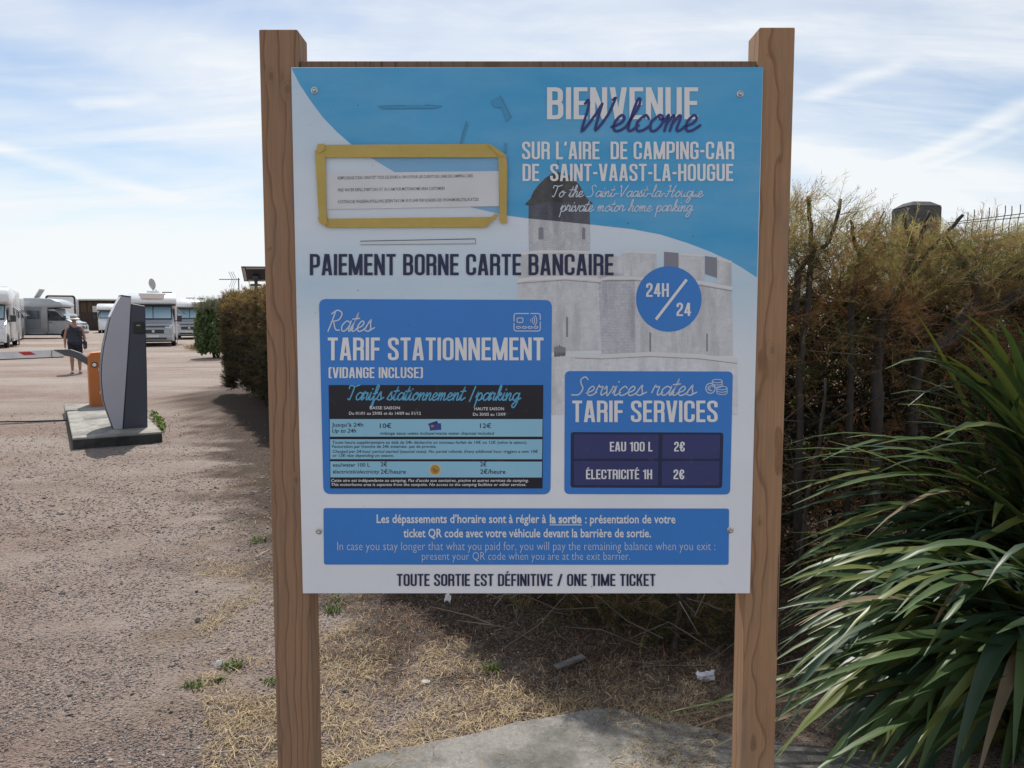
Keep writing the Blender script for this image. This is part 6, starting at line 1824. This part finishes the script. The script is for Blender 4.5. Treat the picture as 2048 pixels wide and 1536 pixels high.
# ------------------------------------------------------------------ woman walking towards the camera
M_skin = mat('skin', (0.36, 0.20, 0.145), (0.31, 0.17, 0.12), rough=.55, scale=8); M_top = mat('navy_top', (0.035, 0.042, 0.062), (0.026, 0.032, 0.05), rough=.85, scale=30, bmp=.3)
M_short = mat('black_shorts', (0.014, 0.015, 0.02), rough=.85); M_hat = mat('white_hat', (0.76, 0.74, 0.70), rough=.8); M_band = mat('hat_band', (0.10, 0.09, 0.085), rough=.8)
M_bag = mat('black_bag', (0.018, 0.018, 0.022), rough=.6); M_sand = mat('white_sandal', (0.72, 0.70, 0.66), rough=.6); M_sole = mat('dark_sole', (0.04, 0.035, 0.03), rough=.8); M_hair = mat('grey_hair', (0.20, 0.17, 0.14), (0.12, 0.10, 0.085), rough=.7, scale=40)
M_eye = mat('dark_glasses', (0.015, 0.015, 0.017), rough=.15); M_lip = mat('lip', (0.33, 0.12, 0.10), rough=.5); M_lite = mat('light_patch', (0.5, 0.47, 0.42), rough=.8)
def skin(name, joints, edges, root_j, m, parent, sub=2):
    me = bpy.data.meshes.new(name)
    me.from_pydata([j[:3] for j in joints], edges, [])
    o = bpy.data.objects.new(name, me); COL.objects.link(o)
    o.modifiers.new('skin', 'SKIN').use_smooth_shade = True
    sd_ = o.modifiers.new('sub', 'SUBSURF'); sd_.levels = sub; sd_.render_levels = sub
    for k, j in enumerate(joints):
        sv = me.skin_vertices[0].data[k]
        r_ = j[3] if isinstance(j[3], tuple) else (j[3], j[3]); sv.radius = r_; sv.use_root = (k == root_j)
    dg = bpy.context.evaluated_depsgraph_get()
    m2 = bpy.data.meshes.new_from_object(o.evaluated_get(dg)); m2.name = name
    bpy.data.objects.remove(o); bpy.data.meshes.remove(me)
    m2.materials.clear(); m2.materials.append(m)
    m2.polygons.foreach_set('use_smooth', [True] * len(m2.polygons))
    o = bpy.data.objects.new(name, m2); COL.objects.link(o); o.parent = parent
    return o
pp = G(153, 747)
woman = thing('person', 'woman in navy sleeveless top, black shorts and white sun hat walking with a shoulder bag', 'person', pp, math.atan2(-pp.y, -pp.x) + math.pi / 2, sc=.93)
J, Eg = [], []
def jt(x, y, z, r, par=None):
    J.append((x, y, z, r))
    if par is not None: Eg.append((par, len(J) - 1))
    return len(J) - 1
pel = jt(0, .01, .86, (.155, .115)); sp1 = jt(0, .02, 1.02, (.15, .115), pel); ch = jt(0, .02, 1.20, (.155, .11), sp1); ub = jt(0, .02, 1.31, (.125, .085), ch); nk = jt(0, .01, 1.40, .052, ub); nk2 = jt(0, -.005, 1.445, .05, nk)
hd = jt(0, -.02, 1.50, (.068, .078), nk2); hd2 = jt(0, -.015, 1.565, (.072, .085), hd); jt(0, -.01, 1.615, (.055, .065), hd2)
for s, fwd in ((-1, .03), (1, -.02)):
    hip = jt(s * .085, .01, .80, .092, pel); kn = jt(s * .092, -.02 - fwd * .6, .455, .058, hip); cf = jt(s * .094, .02 - fwd * .7, .33, .056, kn); an = jt(s * .095, .03 - fwd * .8, .085, .034, cf); hl = jt(s * .097, .0 - fwd, .045, .036, an); jt(s * .105, -.12 - fwd, .03, (.038, .022), hl)
    sh = jt(s * .165, .02, 1.325, .056, ub); el = jt(s * .235, .04, 1.06, .042, sh); fa = jt(s * .245, .0, .95, .040, el); wr = jt(s * .25, -.04, .83, .025, fa)
    pm = jt(s * .25, -.055, .775, (.022, .036), wr)
    for k, (dy, l) in enumerate(((-.028, .075), (-.010, .085), (.009, .078), (.026, .062))):
        a_ = jt(s * .252, -.055 + dy, .742, .0085, pm); b_ = jt(s * .244, -.06 + dy, .742 - l * .5, .008, a_); jt(s * .232, -.068 + dy, .742 - l, .0065, b_)
    th_ = jt(s * .238, -.095, .79, .010, pm); jt(s * .228, -.115, .755, .0085, th_)
skin('body', J, Eg, pel, M_skin, woman)
top = skin('sleeveless_top', [(0, .015, .72, (.205, .15)), (0, .015, .90, (.205, .15)), (0, .015, 1.06, (.195, .148)), (0, .01, 1.2, (.185, .14)), (0, .015, 1.29, (.165, .105)), (0, .012, 1.345, (.10, .065)), (-.13, .02, 1.335, .062), (.13, .02, 1.335, .062)],
           [(0, 1), (1, 2), (2, 3), (3, 4), (4, 5), (4, 6), (4, 7)], 2, M_top, woman)
skin('shorts', [(0, .012, .93, (.175, .135)), (-.09, .0, .72, .112), (-.095, -.02, .55, .092), (-.095, -.035, .47, .086), (.09, .02, .72, .112), (.095, .0, .55, .092), (.095, -.005, .47, .086)], [(0, 1), (1, 2), (2, 3), (0, 4), (4, 5), (5, 6)], 0, M_short, woman)
hat = MB().lathe([(.088, 1.555), (.096, 1.60), (.088, 1.66), (.055, 1.695), (.0, 1.70)], 24, (0, -.012, 0), sy=1.12).build('sun_hat', M_hat, woman, smooth=True)
MB().lathe([(.097, 1.582), (.152, 1.548), (.156, 1.553), (.098, 1.594)], 24, (0, -.02, 0), sy=1.15).build('hat_brim', M_hat, hat, smooth=True)
MB().lathe([(.0985, 1.595), (.0995, 1.625), (.0965, 1.628), (.096, 1.595)], 24, (0, -.012, 0), sy=1.12).build('hat_band', M_band, hat, smooth=True)
skin('hair', [(0, .04, 1.58, .075), (-.05, .035, 1.52, .04), (.05, .035, 1.52, .04), (0, .055, 1.49, .05)], [(0, 1), (0, 2), (0, 3)], 0, M_hair, woman)
for s in (-1, 1): MB().lathe([(.021, -.006), (.019, .006)], 12).build('sunglass_lens', M_eye, woman, loc=(s * .03, -.103, 1.54), rot=(rad(85), 0, 0))
MB().add([(-.011, -.098, 1.497), (.011, -.098, 1.497), (0, -.118, 1.502), (0, -.102, 1.535)], [(0, 1, 2), (0, 2, 3), (1, 3, 2), (0, 3, 1)]).build('nose', M_skin, woman)
MB().box((-.02, -.101, 1.473), (.02, -.092, 1.481)).build('mouth', M_lip, woman, bevel=.003)
for s in (-1, 1): MB().lathe([(.012, -.01), (.02, 0), (.012, .01)], 10).build('ear', M_skin, woman, loc=(s * .078, .0, 1.53), rot=(0, rad(90), 0))
for s, fy in ((-1, -.03), (1, .02)):
    sd0 = MB().box((s * .103 - .045, -.17 + fy, .0), (s * .103 + .045, .07 + fy, .018)).build('sandal', M_sole, woman, bevel=.012)
    MB().tube([(s * .103 - .046, -.09 + fy, .015), (s * .103 - .03, -.10 + fy, .062), (s * .103 + .03, -.10 + fy, .062), (s * .103 + .046, -.09 + fy, .015)], .014, 6).build('sandal_strap', M_sand, sd0)
bag = thing('shoulder_bag', 'black shoulder bag hanging at the hip of the woman in the sun hat', 'bag', pp, woman.rotation_euler.z, sc=.93)
MB().box((.20, -.09, .70), (.30, .14, .93)).build('bag_body', M_bag, bag, bevel=.03)
MB().tube([(.25, .10, .92), (.21, .155, 1.08), (.02, .165, 1.30), (-.115, .06, 1.402), (-.12, -.045, 1.38), (-.03, -.128, 1.29), (.10, -.158, 1.12), (.215, -.125, .98), (.25, -.06, .92)], .014, 6).build('strap', M_bag, bag)
MB().box((.292, -.05, .78), (.304, .02, .90)).build('bag_flap', M_lite, bag)
